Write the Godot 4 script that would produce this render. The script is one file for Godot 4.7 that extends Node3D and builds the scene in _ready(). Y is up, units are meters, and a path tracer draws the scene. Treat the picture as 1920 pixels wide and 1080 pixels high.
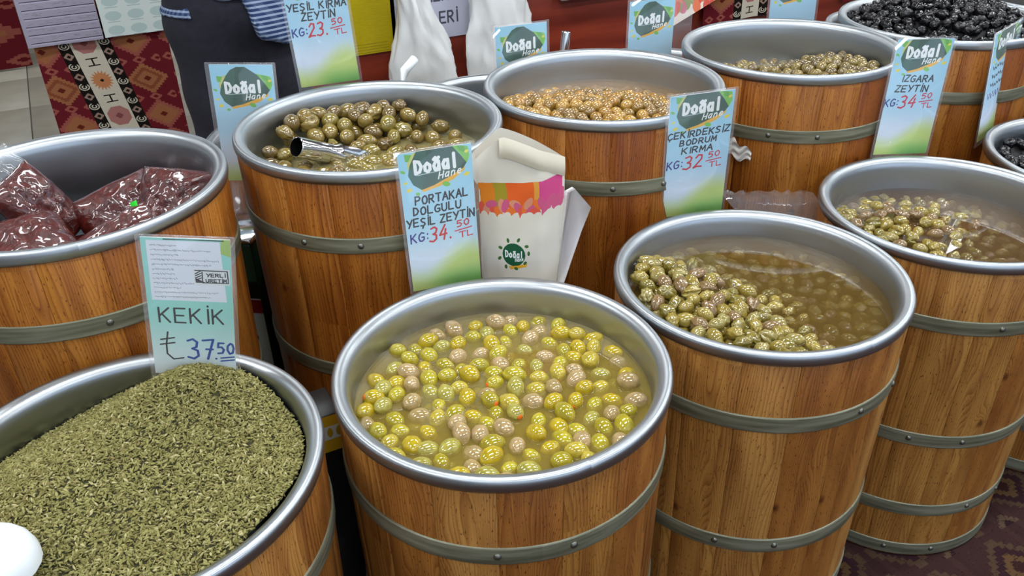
extends Node3D
# Olive stall: three rows of steel-lined wooden barrels. x runs along the rows, -z runs away from the camera, y is up, metres.

var rng := RandomNumberGenerator.new()
var taken := {}
var wood_front: Array = []
var wood_back: Array = []
var M := {}
var stave_mesh: Array = []
var liner_mesh: ArrayMesh
var hoop_mesh := {}
var rivet_mesh: ArrayMesh
const FLOOR_STEP := 0.1915
const BARREL_H := 0.7372

func at(u: float, y: float, v: float) -> Vector3:
	return Vector3(u, y, -v)

func _ready() -> void:
	rng.seed = 7
	# ---------- camera, sky, exposure, lights
	var cam := Camera3D.new()
	cam.name = "camera"
	cam.fov = 37.445
	cam.near = 0.02
	cam.transform = Transform3D(Basis(Vector3.UP, deg_to_rad(-26.65)) * Basis(Vector3.RIGHT, deg_to_rad(-31.041)) * Basis(Vector3.BACK, deg_to_rad(-1.4014)), Vector3(0, 1.475, 0))
	add_child(cam)
	cam.current = true
	var env := Environment.new()
	env.tonemap_mode = Environment.TONE_MAPPER_LINEAR
	env.tonemap_exposure = 0.97
	env.background_mode = Environment.BG_SKY
	var sky := Sky.new()
	var psm := ProceduralSkyMaterial.new()
	psm.sky_top_color = Color(0.62, 0.74, 0.9)
	psm.sky_horizon_color = Color(0.86, 0.9, 0.95)
	psm.ground_bottom_color = Color(0.4, 0.4, 0.4)
	psm.ground_horizon_color = Color(0.6, 0.6, 0.6)
	psm.sun_angle_max = 0.0
	sky.sky_material = psm
	env.sky = sky
	env.background_energy_multiplier = 2.2
	env.ambient_light_source = Environment.AMBIENT_SOURCE_DISABLED
	env.sdfgi_enabled = true
	env.ssao_enabled = true
	env.ssil_enabled = true
	var we := WorldEnvironment.new()
	we.name = "environment"
	we.environment = env
	add_child(we)
	make_materials()
	make_shared()
	make_room()
	make_lamps(2.7)
	make_barrels()
	make_contents()
	make_cards()
	make_background()
	make_small_things()

# ---------------------------------------------------------------- naming
func numbered(s: String) -> String:
	if not taken.has(s):
		taken[s] = 0
		return s
	taken[s] += 1
	return "%s_%03d" % [s, taken[s]]

func tag(o: Node3D, label: String, category: String, group := "", kind := "") -> Node3D:
	if label: o.set_meta("label", label)
	if category: o.set_meta("category", category)
	if group: o.set_meta("group", group)
	if kind: o.set_meta("kind", kind)
	return o

func thing(called: String, label: String, category: String, pos := Vector3.ZERO, group := "") -> Node3D:
	var o := Node3D.new()
	o.name = numbered(called)
	o.position = pos
	add_child(o)
	tag(o, label, category, group)
	return o

func part(called: String, mesh: Mesh, mat: Material, parent: Node3D = null, pos := Vector3.ZERO) -> MeshInstance3D:
	var o := MeshInstance3D.new()
	o.mesh = mesh
	o.material_override = mat
	o.position = pos
	if parent:
		o.name = called
		parent.add_child(o, true)
	else:
		o.name = numbered(called)
		add_child(o)
	return o

func struct(called: String, mesh: Mesh, mat: Material, pos := Vector3.ZERO) -> MeshInstance3D:
	var o := part(called, mesh, mat, null, pos)
	o.set_meta("kind", "structure")
	return o

# ---------------------------------------------------------------- mesh helpers
func begin() -> SurfaceTool:
	var st := SurfaceTool.new()
	st.begin(Mesh.PRIMITIVE_TRIANGLES)
	return st

func vert(st: SurfaceTool, p: Vector3, uv: Vector2) -> void:
	st.set_uv(uv)
	st.add_vertex(p)

# a b c d counter-clockwise seen from outside
func quad(st: SurfaceTool, a: Vector3, b: Vector3, c: Vector3, d: Vector3, ua := Vector2(0, 1), ub := Vector2(1, 1), uc := Vector2(1, 0), ud := Vector2(0, 0)) -> void:
	vert(st, a, ua); vert(st, c, uc); vert(st, b, ub)
	vert(st, a, ua); vert(st, d, ud); vert(st, c, uc)

func tri(st: SurfaceTool, a: Vector3, b: Vector3, c: Vector3) -> void:
	vert(st, a, Vector2(a.x, -a.y)); vert(st, c, Vector2(c.x, -c.y)); vert(st, b, Vector2(b.x, -b.y))

func done(st: SurfaceTool, smooth := true) -> ArrayMesh:
	if smooth: st.index()
	st.generate_normals()
	return st.commit()

# a grid of points (rows x cols) as a smooth sheet; flip turns it over
func sheet(st: SurfaceTool, pts: Array, cols: int, flip := false, wrap := false) -> void:
	var rows := pts.size() / cols
	var last := cols if wrap else cols - 1
	for r in rows - 1:
		for c in last:
			var c2 := (c + 1) % cols
			var a: Vector3 = pts[r * cols + c]
			var b: Vector3 = pts[r * cols + c2]
			var d: Vector3 = pts[(r + 1) * cols + c]
			var e: Vector3 = pts[(r + 1) * cols + c2]
			var u0 := float(c) / last
			var u1 := float(c + 1) / last
			var v0 := float(r) / (rows - 1)
			var v1 := float(r + 1) / (rows - 1)
			if flip: quad(st, a, b, e, d, Vector2(u0, v0), Vector2(u1, v0), Vector2(u1, v1), Vector2(u0, v1))
			else: quad(st, d, e, b, a, Vector2(u0, v1), Vector2(u1, v1), Vector2(u1, v0), Vector2(u0, v0))

# profile of (radius, height) turned round y; outside is to the right of the direction of travel upwards
func lathe(st: SurfaceTool, prof: Array, n: int, flip := false, a0 := 0.0, a1 := TAU) -> void:
	for k in n:
		var t0 := lerpf(a0, a1, float(k) / n)
		var t1 := lerpf(a0, a1, float(k + 1) / n)
		for i in prof.size() - 1:
			var p: Vector2 = prof[i]
			var q: Vector2 = prof[i + 1]
			var A := Vector3(p.x * sin(t0), p.y, p.x * cos(t0))
			var B := Vector3(p.x * sin(t1), p.y, p.x * cos(t1))
			var C := Vector3(q.x * sin(t1), q.y, q.x * cos(t1))
			var D := Vector3(q.x * sin(t0), q.y, q.x * cos(t0))
			var u0 := float(k) / n
			var u1 := float(k + 1) / n
			var v0 := float(i) / (prof.size() - 1)
			var v1 := float(i + 1) / (prof.size() - 1)
			if flip: quad(st, B, A, D, C, Vector2(u1, v0), Vector2(u0, v0), Vector2(u0, v1), Vector2(u1, v1))
			else: quad(st, A, B, C, D, Vector2(u0, v0), Vector2(u1, v0), Vector2(u1, v1), Vector2(u0, v1))

# a convex polygon turned so that it faces away from c0
func out_face(st: SurfaceTool, p: Array, c0: Vector3) -> void:
	var mid := Vector3.ZERO
	for q in p: mid += q
	mid /= p.size()
	var n: Vector3 = (p[1] - p[0]).cross(p[2] - p[0])
	if n.dot(mid - c0) < 0: p.reverse()
	for i in range(1, p.size() - 1):
		var a: Vector3 = p[0]
		var b: Vector3 = p[i]
		var c: Vector3 = p[i + 1]
		var an := n.abs()
		for q in [a, c, b]:
			var uv := Vector2(q.x, -q.y)
			if an.y > an.x and an.y > an.z: uv = Vector2(q.x, q.z)
			elif an.x > an.z: uv = Vector2(q.z, -q.y)
			vert(st, q, uv)

# a box with chamfered edges
func box(st: SurfaceTool, c: Vector3, s: Vector3, ch := 0.003) -> void:
	var h := s / 2
	var vx := {}
	for x in [-1, 1]:
		for y in [-1, 1]:
			for z in [-1, 1]:
				vx[Vector3i(x, y, z)] = [c + Vector3(x * h.x, y * (h.y - ch), z * (h.z - ch)), c + Vector3(x * (h.x - ch), y * h.y, z * (h.z - ch)), c + Vector3(x * (h.x - ch), y * (h.y - ch), z * h.z)]
	for s1 in [-1, 1]:
		out_face(st, [vx[Vector3i(s1, -1, -1)][0], vx[Vector3i(s1, 1, -1)][0], vx[Vector3i(s1, 1, 1)][0], vx[Vector3i(s1, -1, 1)][0]], c)
		out_face(st, [vx[Vector3i(-1, s1, -1)][1], vx[Vector3i(1, s1, -1)][1], vx[Vector3i(1, s1, 1)][1], vx[Vector3i(-1, s1, 1)][1]], c)
		out_face(st, [vx[Vector3i(-1, -1, s1)][2], vx[Vector3i(1, -1, s1)][2], vx[Vector3i(1, 1, s1)][2], vx[Vector3i(-1, 1, s1)][2]], c)
	if ch <= 0.0: return
	for s1 in [-1, 1]:
		for s2 in [-1, 1]:
			out_face(st, [vx[Vector3i(s1, s2, -1)][0], vx[Vector3i(s1, s2, 1)][0], vx[Vector3i(s1, s2, 1)][1], vx[Vector3i(s1, s2, -1)][1]], c)
			out_face(st, [vx[Vector3i(s1, -1, s2)][0], vx[Vector3i(s1, 1, s2)][0], vx[Vector3i(s1, 1, s2)][2], vx[Vector3i(s1, -1, s2)][2]], c)
			out_face(st, [vx[Vector3i(-1, s1, s2)][1], vx[Vector3i(1, s1, s2)][1], vx[Vector3i(1, s1, s2)][2], vx[Vector3i(-1, s1, s2)][2]], c)
			for s3 in [-1, 1]:
				out_face(st, vx[Vector3i(s1, s2, s3)].duplicate(), c)

func box_mesh(s: Vector3, ch := 0.003, c := Vector3.ZERO) -> ArrayMesh:
	var st := begin()
	box(st, c, s, ch)
	return done(st, false)

# a tube along a polyline
func tube(st: SurfaceTool, pts: Array, r: float, n := 12, caps := true, r_end := -1.0) -> void:
	var ring_prev: Array = []
	for i in pts.size():
		var p: Vector3 = pts[i]
		var d: Vector3 = (pts[mini(i + 1, pts.size() - 1)] - pts[maxi(i - 1, 0)]).normalized()
		var x := d.cross(Vector3.UP if absf(d.y) < 0.95 else Vector3.RIGHT).normalized()
		var y := x.cross(d)
		var rr := r if r_end < 0 else lerpf(r, r_end, float(i) / (pts.size() - 1))
		var ring: Array = []
		for k in n:
			var a := TAU * k / n
			ring.append(p + (x * cos(a) + y * sin(a)) * rr)
		if i > 0:
			for k in n:
				quad(st, ring_prev[(k + 1) % n], ring_prev[k], ring[k], ring[(k + 1) % n])
		if caps and i == 0:
			for k in n: tri(st, p, ring[k], ring[(k + 1) % n])
		if caps and i == pts.size() - 1:
			for k in n: tri(st, p, ring[(k + 1) % n], ring[k])
		ring_prev = ring

# surface nets on a field (negative inside)
func nets(lo: Vector3, hi: Vector3, cell: float, f: Callable) -> ArrayMesh:
	var n := Vector3i(((hi - lo) / cell).ceil()) + Vector3i.ONE
	var val := PackedFloat32Array()
	val.resize(n.x * n.y * n.z)
	var w := 0
	for k in n.z:
		for j in n.y:
			for i in n.x:
				val[w] = f.call(lo + Vector3(i, j, k) * cell)
				w += 1
	var sx := 1
	var sy := n.x
	var sz := n.x * n.y
	var idx := {}
	var pos := PackedVector3Array()
	var offs := [0, sx, sy, sx + sy, sz, sx + sz, sy + sz, sx + sy + sz]
	var co := [Vector3(0, 0, 0), Vector3(1, 0, 0), Vector3(0, 1, 0), Vector3(1, 1, 0), Vector3(0, 0, 1), Vector3(1, 0, 1), Vector3(0, 1, 1), Vector3(1, 1, 1)]
	var edges := [[0, 1], [2, 3], [4, 5], [6, 7], [0, 2], [1, 3], [4, 6], [5, 7], [0, 4], [1, 5], [2, 6], [3, 7]]
	for k in n.z - 1:
		for j in n.y - 1:
			for i in n.x - 1:
				var b := i + j * sy + k * sz
				var neg := 0
				for o in offs:
					if val[b + o] < 0: neg += 1
				if neg == 0 or neg == 8: continue
				var s := Vector3.ZERO
				var c := 0
				for e in edges:
					var va := val[b + offs[e[0]]]
					var vb := val[b + offs[e[1]]]
					if (va < 0) != (vb < 0):
						s += co[e[0]].lerp(co[e[1]], va / (va - vb))
						c += 1
				idx[b] = pos.size()
				pos.append(lo + (Vector3(i, j, k) + s / c) * cell)
	var ind := PackedInt32Array()
	for b in idx:
		for ax in [[sx, sy, sz], [sy, sz, sx], [sz, sx, sy]]:
			var v0 := val[b]
			var v1 := val[b + ax[0]]
			if (v0 < 0) == (v1 < 0): continue
			var q1 = idx.get(b - ax[1] - ax[2], -1)
			var q2 = idx.get(b - ax[2], -1)
			var q4 = idx.get(b - ax[1], -1)
			if q1 < 0 or q2 < 0 or q4 < 0: continue
			var q3: int = idx[b]
			if v0 < 0: ind.append_array([q1, q3, q2, q1, q4, q3])
			else: ind.append_array([q1, q2, q3, q1, q3, q4])
	var arr := []
	arr.resize(Mesh.ARRAY_MAX)
	arr[Mesh.ARRAY_VERTEX] = pos
	arr[Mesh.ARRAY_INDEX] = ind
	var raw := ArrayMesh.new()
	raw.add_surface_from_arrays(Mesh.PRIMITIVE_TRIANGLES, arr)
	var st := SurfaceTool.new()
	st.create_from(raw, 0)
	st.generate_normals()
	return st.commit()

# distance to bones [a, b, ra, rb] joined with a smooth minimum
func body(p: Vector3, bones: Array, k: float) -> float:
	var d := 1e9
	for q in bones:
		var a: Vector3 = q[0]
		var ab: Vector3 = q[1] - a
		var t := clampf((p - a).dot(ab) / maxf(ab.length_squared(), 1e-9), 0, 1)
		var e: float = p.distance_to(a + ab * t) - lerpf(q[2], q[3], t)
		var h := maxf(k - absf(d - e), 0.0) / k
		d = minf(d, e) - h * h * k * 0.25
	return d

# ---------------------------------------------------------------- drawing on images
func poly(im: Image, pts: PackedVector2Array, col: Color) -> void:
	var lo := pts[0]
	var hi := pts[0]
	for p in pts:
		lo = lo.min(p)
		hi = hi.max(p)
	var n := pts.size()
	for y in range(maxi(0, int(lo.y)), mini(im.get_height(), int(hi.y) + 1)):
		var xs := []
		var yy := y + 0.5
		for i in n:
			var a := pts[i]
			var b := pts[(i + 1) % n]
			if (a.y <= yy) != (b.y <= yy): xs.append(a.x + (yy - a.y) / (b.y - a.y) * (b.x - a.x))
		xs.sort()
		for i in range(0, xs.size() - 1, 2):
			var x0 := clampi(roundi(xs[i]), 0, im.get_width())
			var x1 := clampi(roundi(xs[i + 1]), 0, im.get_width())
			if x1 > x0: im.fill_rect(Rect2i(x0, y, x1 - x0, 1), col)

func stroke(im: Image, pts: Array, width: float, col: Color) -> void:
	var r := width / 2
	for i in pts.size() - 1:
		var a: Vector2 = pts[i]
		var b: Vector2 = pts[i + 1]
		var lo := a.min(b) - Vector2(r + 1, r + 1)
		var hi := a.max(b) + Vector2(r + 2, r + 2)
		var ab := b - a
		var l2 := maxf(ab.length_squared(), 1e-6)
		for y in range(maxi(0, int(lo.y)), mini(im.get_height(), int(hi.y))):
			for x in range(maxi(0, int(lo.x)), mini(im.get_width(), int(hi.x))):
				var p := Vector2(x + 0.5, y + 0.5)
				var t := clampf((p - a).dot(ab) / l2, 0, 1)
				var e := r - p.distance_to(a + ab * t) + 0.5
				if e > 0:
					im.set_pixel(x, y, im.get_pixel(x, y).lerp(col, minf(e, 1.0) * col.a))

func blob(im: Image, c: Vector2, rx: float, ry: float, col: Color, turn := 0.0) -> void:
	var pts := PackedVector2Array()
	for k in 20:
		pts.append(c + Vector2(cos(TAU * k / 20) * rx, sin(TAU * k / 20) * ry).rotated(turn))
	poly(im, pts, col)

# capital letters as pen strokes in a unit box, x right, y down
const PEN := {
	"A": "0 1 .5 0 1 1|.2 .62 .8 .62", "B": "0 0 0 1 .7 .95 .85 .75 .6 .5 0 .48|0 0 .6 .05 .72 .25 .6 .48", "C": ".9 .12 .5 0 .1 .25 0 .6 .2 .95 .6 1 .95 .85",
	"D": "0 0 0 1 .6 .9 .9 .5 .6 .1 0 0", "E": ".9 0 0 0 0 1 .9 1|0 .5 .75 .5", "G": ".9 .12 .5 0 .1 .25 0 .6 .2 .95 .6 1 .92 .85 .92 .55 .55 .55",
	"H": "0 0 0 1|.9 0 .9 1|0 .5 .9 .5", "I": ".5 0 .5 1", "K": "0 0 0 1|.85 0 0 .58|.25 .42 .9 1", "L": "0 0 0 1 .85 1", "M": "0 1 .1 0 .5 .7 .9 0 1 1", "N": "0 1 0 0 .9 1 .9 0",
	"O": ".5 0 .1 .2 0 .55 .2 .95 .6 1 .9 .8 .95 .4 .75 .08 .5 0", "P": "0 1 0 0 .7 .02 .9 .25 .7 .5 0 .55", "R": "0 1 0 0 .7 .02 .85 .25 .65 .48 0 .52|.35 .52 .9 1",
	"S": ".88 .08 .4 0 .08 .2 .3 .45 .75 .58 .9 .8 .55 1 .05 .93", "T": "0 0 1 0|.5 0 .5 1", "U": "0 0 .02 .75 .3 1 .65 1 .9 .75 .92 0", "Y": "0 0 .48 .5|1 0 .35 1", "Z": ".05 0 .95 0 0 1 .95 1",
	"0": ".5 0 .1 .25 .05 .65 .35 1 .75 .9 .92 .45 .75 .08 .5 0", "1": ".2 .2 .55 0 .55 1", "2": ".05 .2 .3 0 .75 .05 .8 .35 0 .98 .4 .9 1 .95", "3": ".05 .08 .5 0 .85 .15 .75 .4 .4 .48 .85 .58 .9 .85 .5 1 0 .92",
	"4": ".6 0 0 .65 .95 .62|.75 .3 .65 1", "5": ".9 0 .2 0 .12 .42 .6 .38 .9 .62 .7 .95 .1 1", "7": "0 .05 .9 0 .35 1|.25 .5 .8 .5", ":": ".4 .3 .4 .36|.4 .8 .4 .86", ".": ".4 .95 .45 1",
	"a": ".8 .35 .35 .3 .05 .6 .2 .95 .55 .95 .8 .65|.8 .3 .82 1", "g": ".8 .35 .35 .3 .05 .6 .2 .95 .55 .95 .8 .65|.8 .3 .8 1.2 .4 1.35 .05 1.2", "o": ".45 .3 .08 .5 .1 .85 .45 1 .8 .85 .82 .5 .45 .3", "l": ".4 -.1 .4 1",
	"n": ".1 .35 .1 1|.1 .55 .45 .3 .75 .45 .78 1", "e": ".1 .65 .8 .6 .65 .33 .3 .32 .05 .65 .3 1 .8 .9", "-": ".1 .55 .8 .55", "/": ".8 0 .1 1"}

func glyph(im: Image, ch: String, o: Vector2, ex: Vector2, ey: Vector2, width: float, col: Color) -> void:
	var extra := ""
	var base := ch
	if ch == "İ": base = "I"; extra = ".5 -.25 .52 -.2"
	if ch == "Ş": base = "S"; extra = ".5 1.1 .4 1.3"
	if ch == "Ç": base = "C"; extra = ".5 1.08 .4 1.28"
	if ch == "Ğ" or ch == "ğ": base = "a" if ch == "ğ" else "G"; extra = ".1 .1 .35 -.02 .6 .1 .85 0"
	if not PEN.has(base): return
	var all: String = PEN[base] + ("|" + extra if extra else "")
	for run in all.split("|"):
		var num := run.split_floats(" ", false)
		var pts := []
		for i in range(0, num.size() - 1, 2): pts.append(o + ex * num[i] + ey * num[i + 1])
		stroke(im, pts, width, col)

# handwriting between x0 and x1, its base line rising by slope, letters h high
func write(im: Image, s: String, x0: float, x1: float, y: float, h: float, width: float, col: Color, slope := 0.0, lean := 0.0, jitter := 0.0) -> void:
	var units := 0.0
	for c in s: units += 0.45 if c in "Iİ.:" else 1.0 if c != " " else 0.5
	var step := (x1 - x0) / units
	var x := x0
	for c in s:
		var wd := step * (0.45 if c in "Iİ.:" else 1.0 if c != " " else 0.5)
		var j := rng.randf_range(-jitter, jitter) * h
		glyph(im, c, Vector2(x + lean * h, y + (x - x0) * slope + j), Vector2(wd * 0.74, wd * 0.74 * slope), Vector2(-lean * h, h), width, col)
		x += wd

func tex_mat(im: Image, rough := 0.5, spec := 0.5, repeat := false) -> StandardMaterial3D:
	var m := StandardMaterial3D.new()
	m.albedo_texture = ImageTexture.create_from_image(im)
	m.roughness = rough
	m.metallic_specular = spec
	m.texture_repeat = repeat
	return m

# ---------------------------------------------------------------- materials
func mat(col: Color, rough := 0.5, metal := 0.0, spec := 0.5) -> StandardMaterial3D:
	var m := StandardMaterial3D.new()
	m.albedo_color = col
	m.roughness = rough
	m.metallic = metal
	m.metallic_specular = spec
	return m

func pane(col: Color, alpha: float, rough := 0.05, spec := 0.5) -> StandardMaterial3D:
	var m := mat(Color(col, alpha), rough, 0.0, spec)
	m.transparency = BaseMaterial3D.TRANSPARENCY_ALPHA
	m.cull_mode = BaseMaterial3D.CULL_DISABLED
	return m

func noise_tex(freq: float, octaves: int, lo: Color, hi: Color, size := 256, sd := 1, normal := false, bump := 4.0) -> NoiseTexture2D:
	var n := FastNoiseLite.new()
	n.seed = sd
	n.frequency = freq
	n.fractal_octaves = octaves
	var t := NoiseTexture2D.new()
	t.width = size
	t.height = size
	t.seamless = true
	t.noise = n
	t.as_normal_map = normal
	t.bump_strength = bump
	if not normal:
		var g := Gradient.new()
		g.set_color(0, lo)
		g.set_color(1, hi)
		t.color_ramp = g
	return t

# wood of one stave: u across, v down the grain
func wood(kind: int, sd: int) -> Image:
	var w := 256
	var h := 1024
	var n1 := FastNoiseLite.new()
	n1.seed = sd
	n1.frequency = 1.0
	n1.fractal_octaves = 2
	var n2 := FastNoiseLite.new()
	n2.seed = sd + 9
	n2.frequency = 1.0
	n2.fractal_octaves = 3
	var b := PackedByteArray()
	b.resize(w * h * 3)
	var light := Color(0.92, 0.83, 0.68)
	var dark := Color(0.52, 0.36, 0.22)
	var knots := []
	if kind == 1:
		knots.append(Vector2(0.35 + 0.3 * (sd % 2), 0.45 + 0.1 * (sd % 3)))
	var i := 0
	for y in h:
		var fy := float(y) / h
		for x in w:
			var fx := float(x) / w
			var warp := n1.get_noise_2d(fx * 1.3, fy * 1.6 + 7.0)
			var t := 0.0
			if kind == 0: t = fx * 17.0 + warp * 3.0
			elif kind == 1:
				var cx := fx - 0.5 + warp * 0.25
				t = sqrt(cx * cx * 160.0 + pow(absf(fy - 0.75), 1.2) * 9.0 + 0.15) * 2.4
			else: t = fx * 11.0 + warp * 1.6
			for k in knots:
				var dd := Vector2((fx - k.x) * 1.0, (fy - k.y) * 7.0).length()
				t += 2.2 * exp(-dd * dd * 28.0)
			var saw := t - floorf(t)
			var ring := pow(saw, 2.5) * (1.0 - smoothstep(0.93, 1.0, saw))
			if kind == 2: ring = pow(saw, 1.2) * (1.0 - smoothstep(0.88, 1.0, saw)) * (0.75 + 0.6 * smoothstep(0.1, 0.5, n1.get_noise_2d(fx * 1.5, 3.0) + 0.25))
			var fib := n2.get_noise_2d(fx * 90.0, fy * 7.0)
			var big := n2.get_noise_2d(fx * 1.6 + 3.0, fy * 2.2)
			var spot := n2.get_noise_2d(fx * 26.0, fy * 46.0)
			var k2 := clampf(ring * 0.50 + fib * 0.18 + big * 0.40 + 0.16, 0.0, 1.0)
			var c := light.lerp(dark, k2)
			if spot > 0.46: c = c.lerp(Color(0.28, 0.16, 0.08), minf((spot - 0.46) * 5.0, 0.7))
			for k in knots:
				var dk := Vector2((fx - k.x) * 1.0, (fy - k.y) * 5.0).length()
				if dk < 0.09: c = c.lerp(Color(0.30, 0.15, 0.07), 0.75 * (1.0 - dk / 0.09))
			b[i] = int(clampf(c.r, 0, 1) * 255)
			b[i + 1] = int(clampf(c.g, 0, 1) * 255)
			b[i + 2] = int(clampf(c.b, 0, 1) * 255)
			i += 3
	return Image.create_from_data(w, h, false, Image.FORMAT_RGB8, b)

func make_materials() -> void:
	var tex := []
	for k in [[0, 3], [1, 5], [2, 8], [1, 12], [0, 21]]:
		tex.append(ImageTexture.create_from_image(wood(k[0], k[1])))
	var tints_f := [Color(0.72, 0.57, 0.34), Color(0.68, 0.52, 0.29), Color(0.63, 0.46, 0.25), Color(0.75, 0.60, 0.38), Color(0.67, 0.49, 0.27)]
	var tints_b := [Color(0.75, 0.54, 0.27), Color(0.68, 0.46, 0.21), Color(0.72, 0.50, 0.24), Color(0.63, 0.40, 0.18), Color(0.77, 0.57, 0.31)]
	for k in 10:
		for side in 2:
			var m := StandardMaterial3D.new()
			m.albedo_texture = tex[k % 5]
			m.albedo_color = (tints_b if side else tints_f)[(k * 3 + k / 5) % 5]
			m.roughness = 0.42 if side else 0.5
			m.metallic_specular = 0.4
			m.uv1_offset = Vector3(0.0, 0.37 * k, 0)
			m.heightmap_enabled = false
			(wood_back if side else wood_front).append(m)
	var steel := mat(Color(0.70, 0.72, 0.735), 0.3, 1.0)
	steel.roughness_texture = noise_tex(0.02, 4, Color(0.75, 0.75, 0.75), Color(1, 1, 1), 256, 4)
	steel.roughness = 0.46
	steel.anisotropy_enabled = true
	steel.anisotropy = 0.55
	M.steel = steel
	var zinc := mat(Color(0.60, 0.595, 0.51), 0.45, 0.35)
	zinc.albedo_texture = noise_tex(0.03, 5, Color(0.55, 0.55, 0.5), Color(1, 1, 1), 256, 11)
	M.zinc = zinc
	M.rivet = mat(Color(0.45, 0.45, 0.42), 0.35, 0.9)
	M.chrome = mat(Color(0.86, 0.87, 0.88), 0.12, 1.0)
	M.dark = mat(Color(0.06, 0.06, 0.06), 0.7)
	M.skin_noise = noise_tex(0.03, 4, Color(0.80, 0.80, 0.74), Color(1, 1, 1), 128, 31)
	M.wrinkle = noise_tex(0.03, 4, Color.BLACK, Color.WHITE, 256, 17, true, 6.0)
	M.clear = pane(Color(0.95, 0.97, 1.0), 0.07, 0.04)
	M.film = pane(Color(0.92, 0.95, 0.97), 0.16, 0.06)
	M.white_plastic = mat(Color(0.90, 0.92, 0.93), 0.35)

func olive_mat(c: Color, rough := 0.09) -> StandardMaterial3D:
	var m := mat(c, rough)
	m.albedo_texture = M.skin_noise
	m.metallic_specular = 0.72
	m.subsurf_scatter_enabled = true
	m.subsurf_scatter_strength = 0.12
	return m

# ---------------------------------------------------------------- shared meshes
func body_r(depth: float) -> float:
	return 0.2468 - 0.014 * clampf((depth - 0.01) / 0.7, 0, 1)

const STAVES := 18
func make_shared() -> void:
	for variant in 3:
		var st := begin()
		var half := PI / STAVES
		var cols := [-0.997, -0.96, -0.5, 0.0, 0.5, 0.96, 0.997]
		var inn := [0.0013, 0.0, 0.0, 0.0, 0.0, 0.0, 0.0013]
		var pts := []
		var rows := [0.019, 0.024, 0.2, 0.38, 0.56, 0.735]
		for r in rows.size():
			for c in cols.size():
				var rad: float = body_r(rows[r]) - inn[c] - (0.003 if r == 0 else 0.0)
				var a: float = cols[c] * half
				pts.append(Vector3(sin(a) * rad, -rows[r], cos(a) * rad))
		var us := variant * 0.31
		for r in rows.size() - 1:
			for c in cols.size() - 1:
				var u0: float = us + (cols[c] + 1) * 0.5 * 0.9
				var u1: float = us + (cols[c + 1] + 1) * 0.5 * 0.9
				var i := r * cols.size() + c
				quad(st, pts[i + cols.size()], pts[i + cols.size() + 1], pts[i + 1], pts[i], Vector2(u0, rows[r + 1] / 0.74), Vector2(u1, rows[r + 1] / 0.74), Vector2(u1, rows[r] / 0.74), Vector2(u0, rows[r] / 0.74))
		# top end grain and the inner face
		for c in cols.size() - 1:
			var a: Vector3 = pts[c]
			var b: Vector3 = pts[c + 1]
			var ia := a * Vector3(0.955, 1, 0.955)
			var ib := b * Vector3(0.955, 1, 0.955)
			quad(st, a, b, ib, ia, Vector2(us, 0), Vector2(us + 0.1, 0), Vector2(us + 0.1, 0.02), Vector2(us, 0.02))
		stave_mesh.append(done(st))
	var st2 := begin()
	var prof := []
	for p in [[0.2462, -0.0215], [0.2485, -0.0205], [0.2497, -0.015], [0.25, -0.010], [0.2492, -0.0045], [0.2470, -0.001], [0.2435, 0.0], [0.2385, -0.0006], [0.2335, -0.003], [0.2290, -0.007], [0.2262, -0.013], [0.2245, -0.022], [0.2232, -0.045], [0.2222, -0.10], [0.2215, -0.20], [0.2205, -0.34], [0.215, -0.352], [0.12, -0.354], [0.0, -0.354]]:
		prof.append(Vector2(p[0], p[1]))
	lathe(st2, prof, 96)
	liner_mesh = done(st2)
	for k in [[0.485, 0.030], [1.57, 0.031], [2.33, 0.031], [2.80, 0.032]]:
		var d0: float = k[0] * 0.25
		var d1: float = d0 + k[1]
		var stt := begin()
		var r0 := body_r(d0) + 0.0026
		var r1 := body_r(d1) + 0.0026
		var pr := [Vector2(r1 - 0.004, -d1), Vector2(r1, -d1 + 0.0006), Vector2(r1 + 0.0003, -d1 + 0.002), Vector2(r0 + 0.0003, -d0 - 0.002), Vector2(r0, -d0 - 0.0006), Vector2(r0 - 0.004, -d0)]
		lathe(stt, pr, 72)
		hoop_mesh[k[0]] = done(stt)
	var sr := begin()
	lathe(sr, [Vector2(0.0055, 0), Vector2(0.005, 0.0016), Vector2(0.003, 0.003), Vector2(0, 0.0034)], 12)
	rivet_mesh = done(sr)

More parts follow.
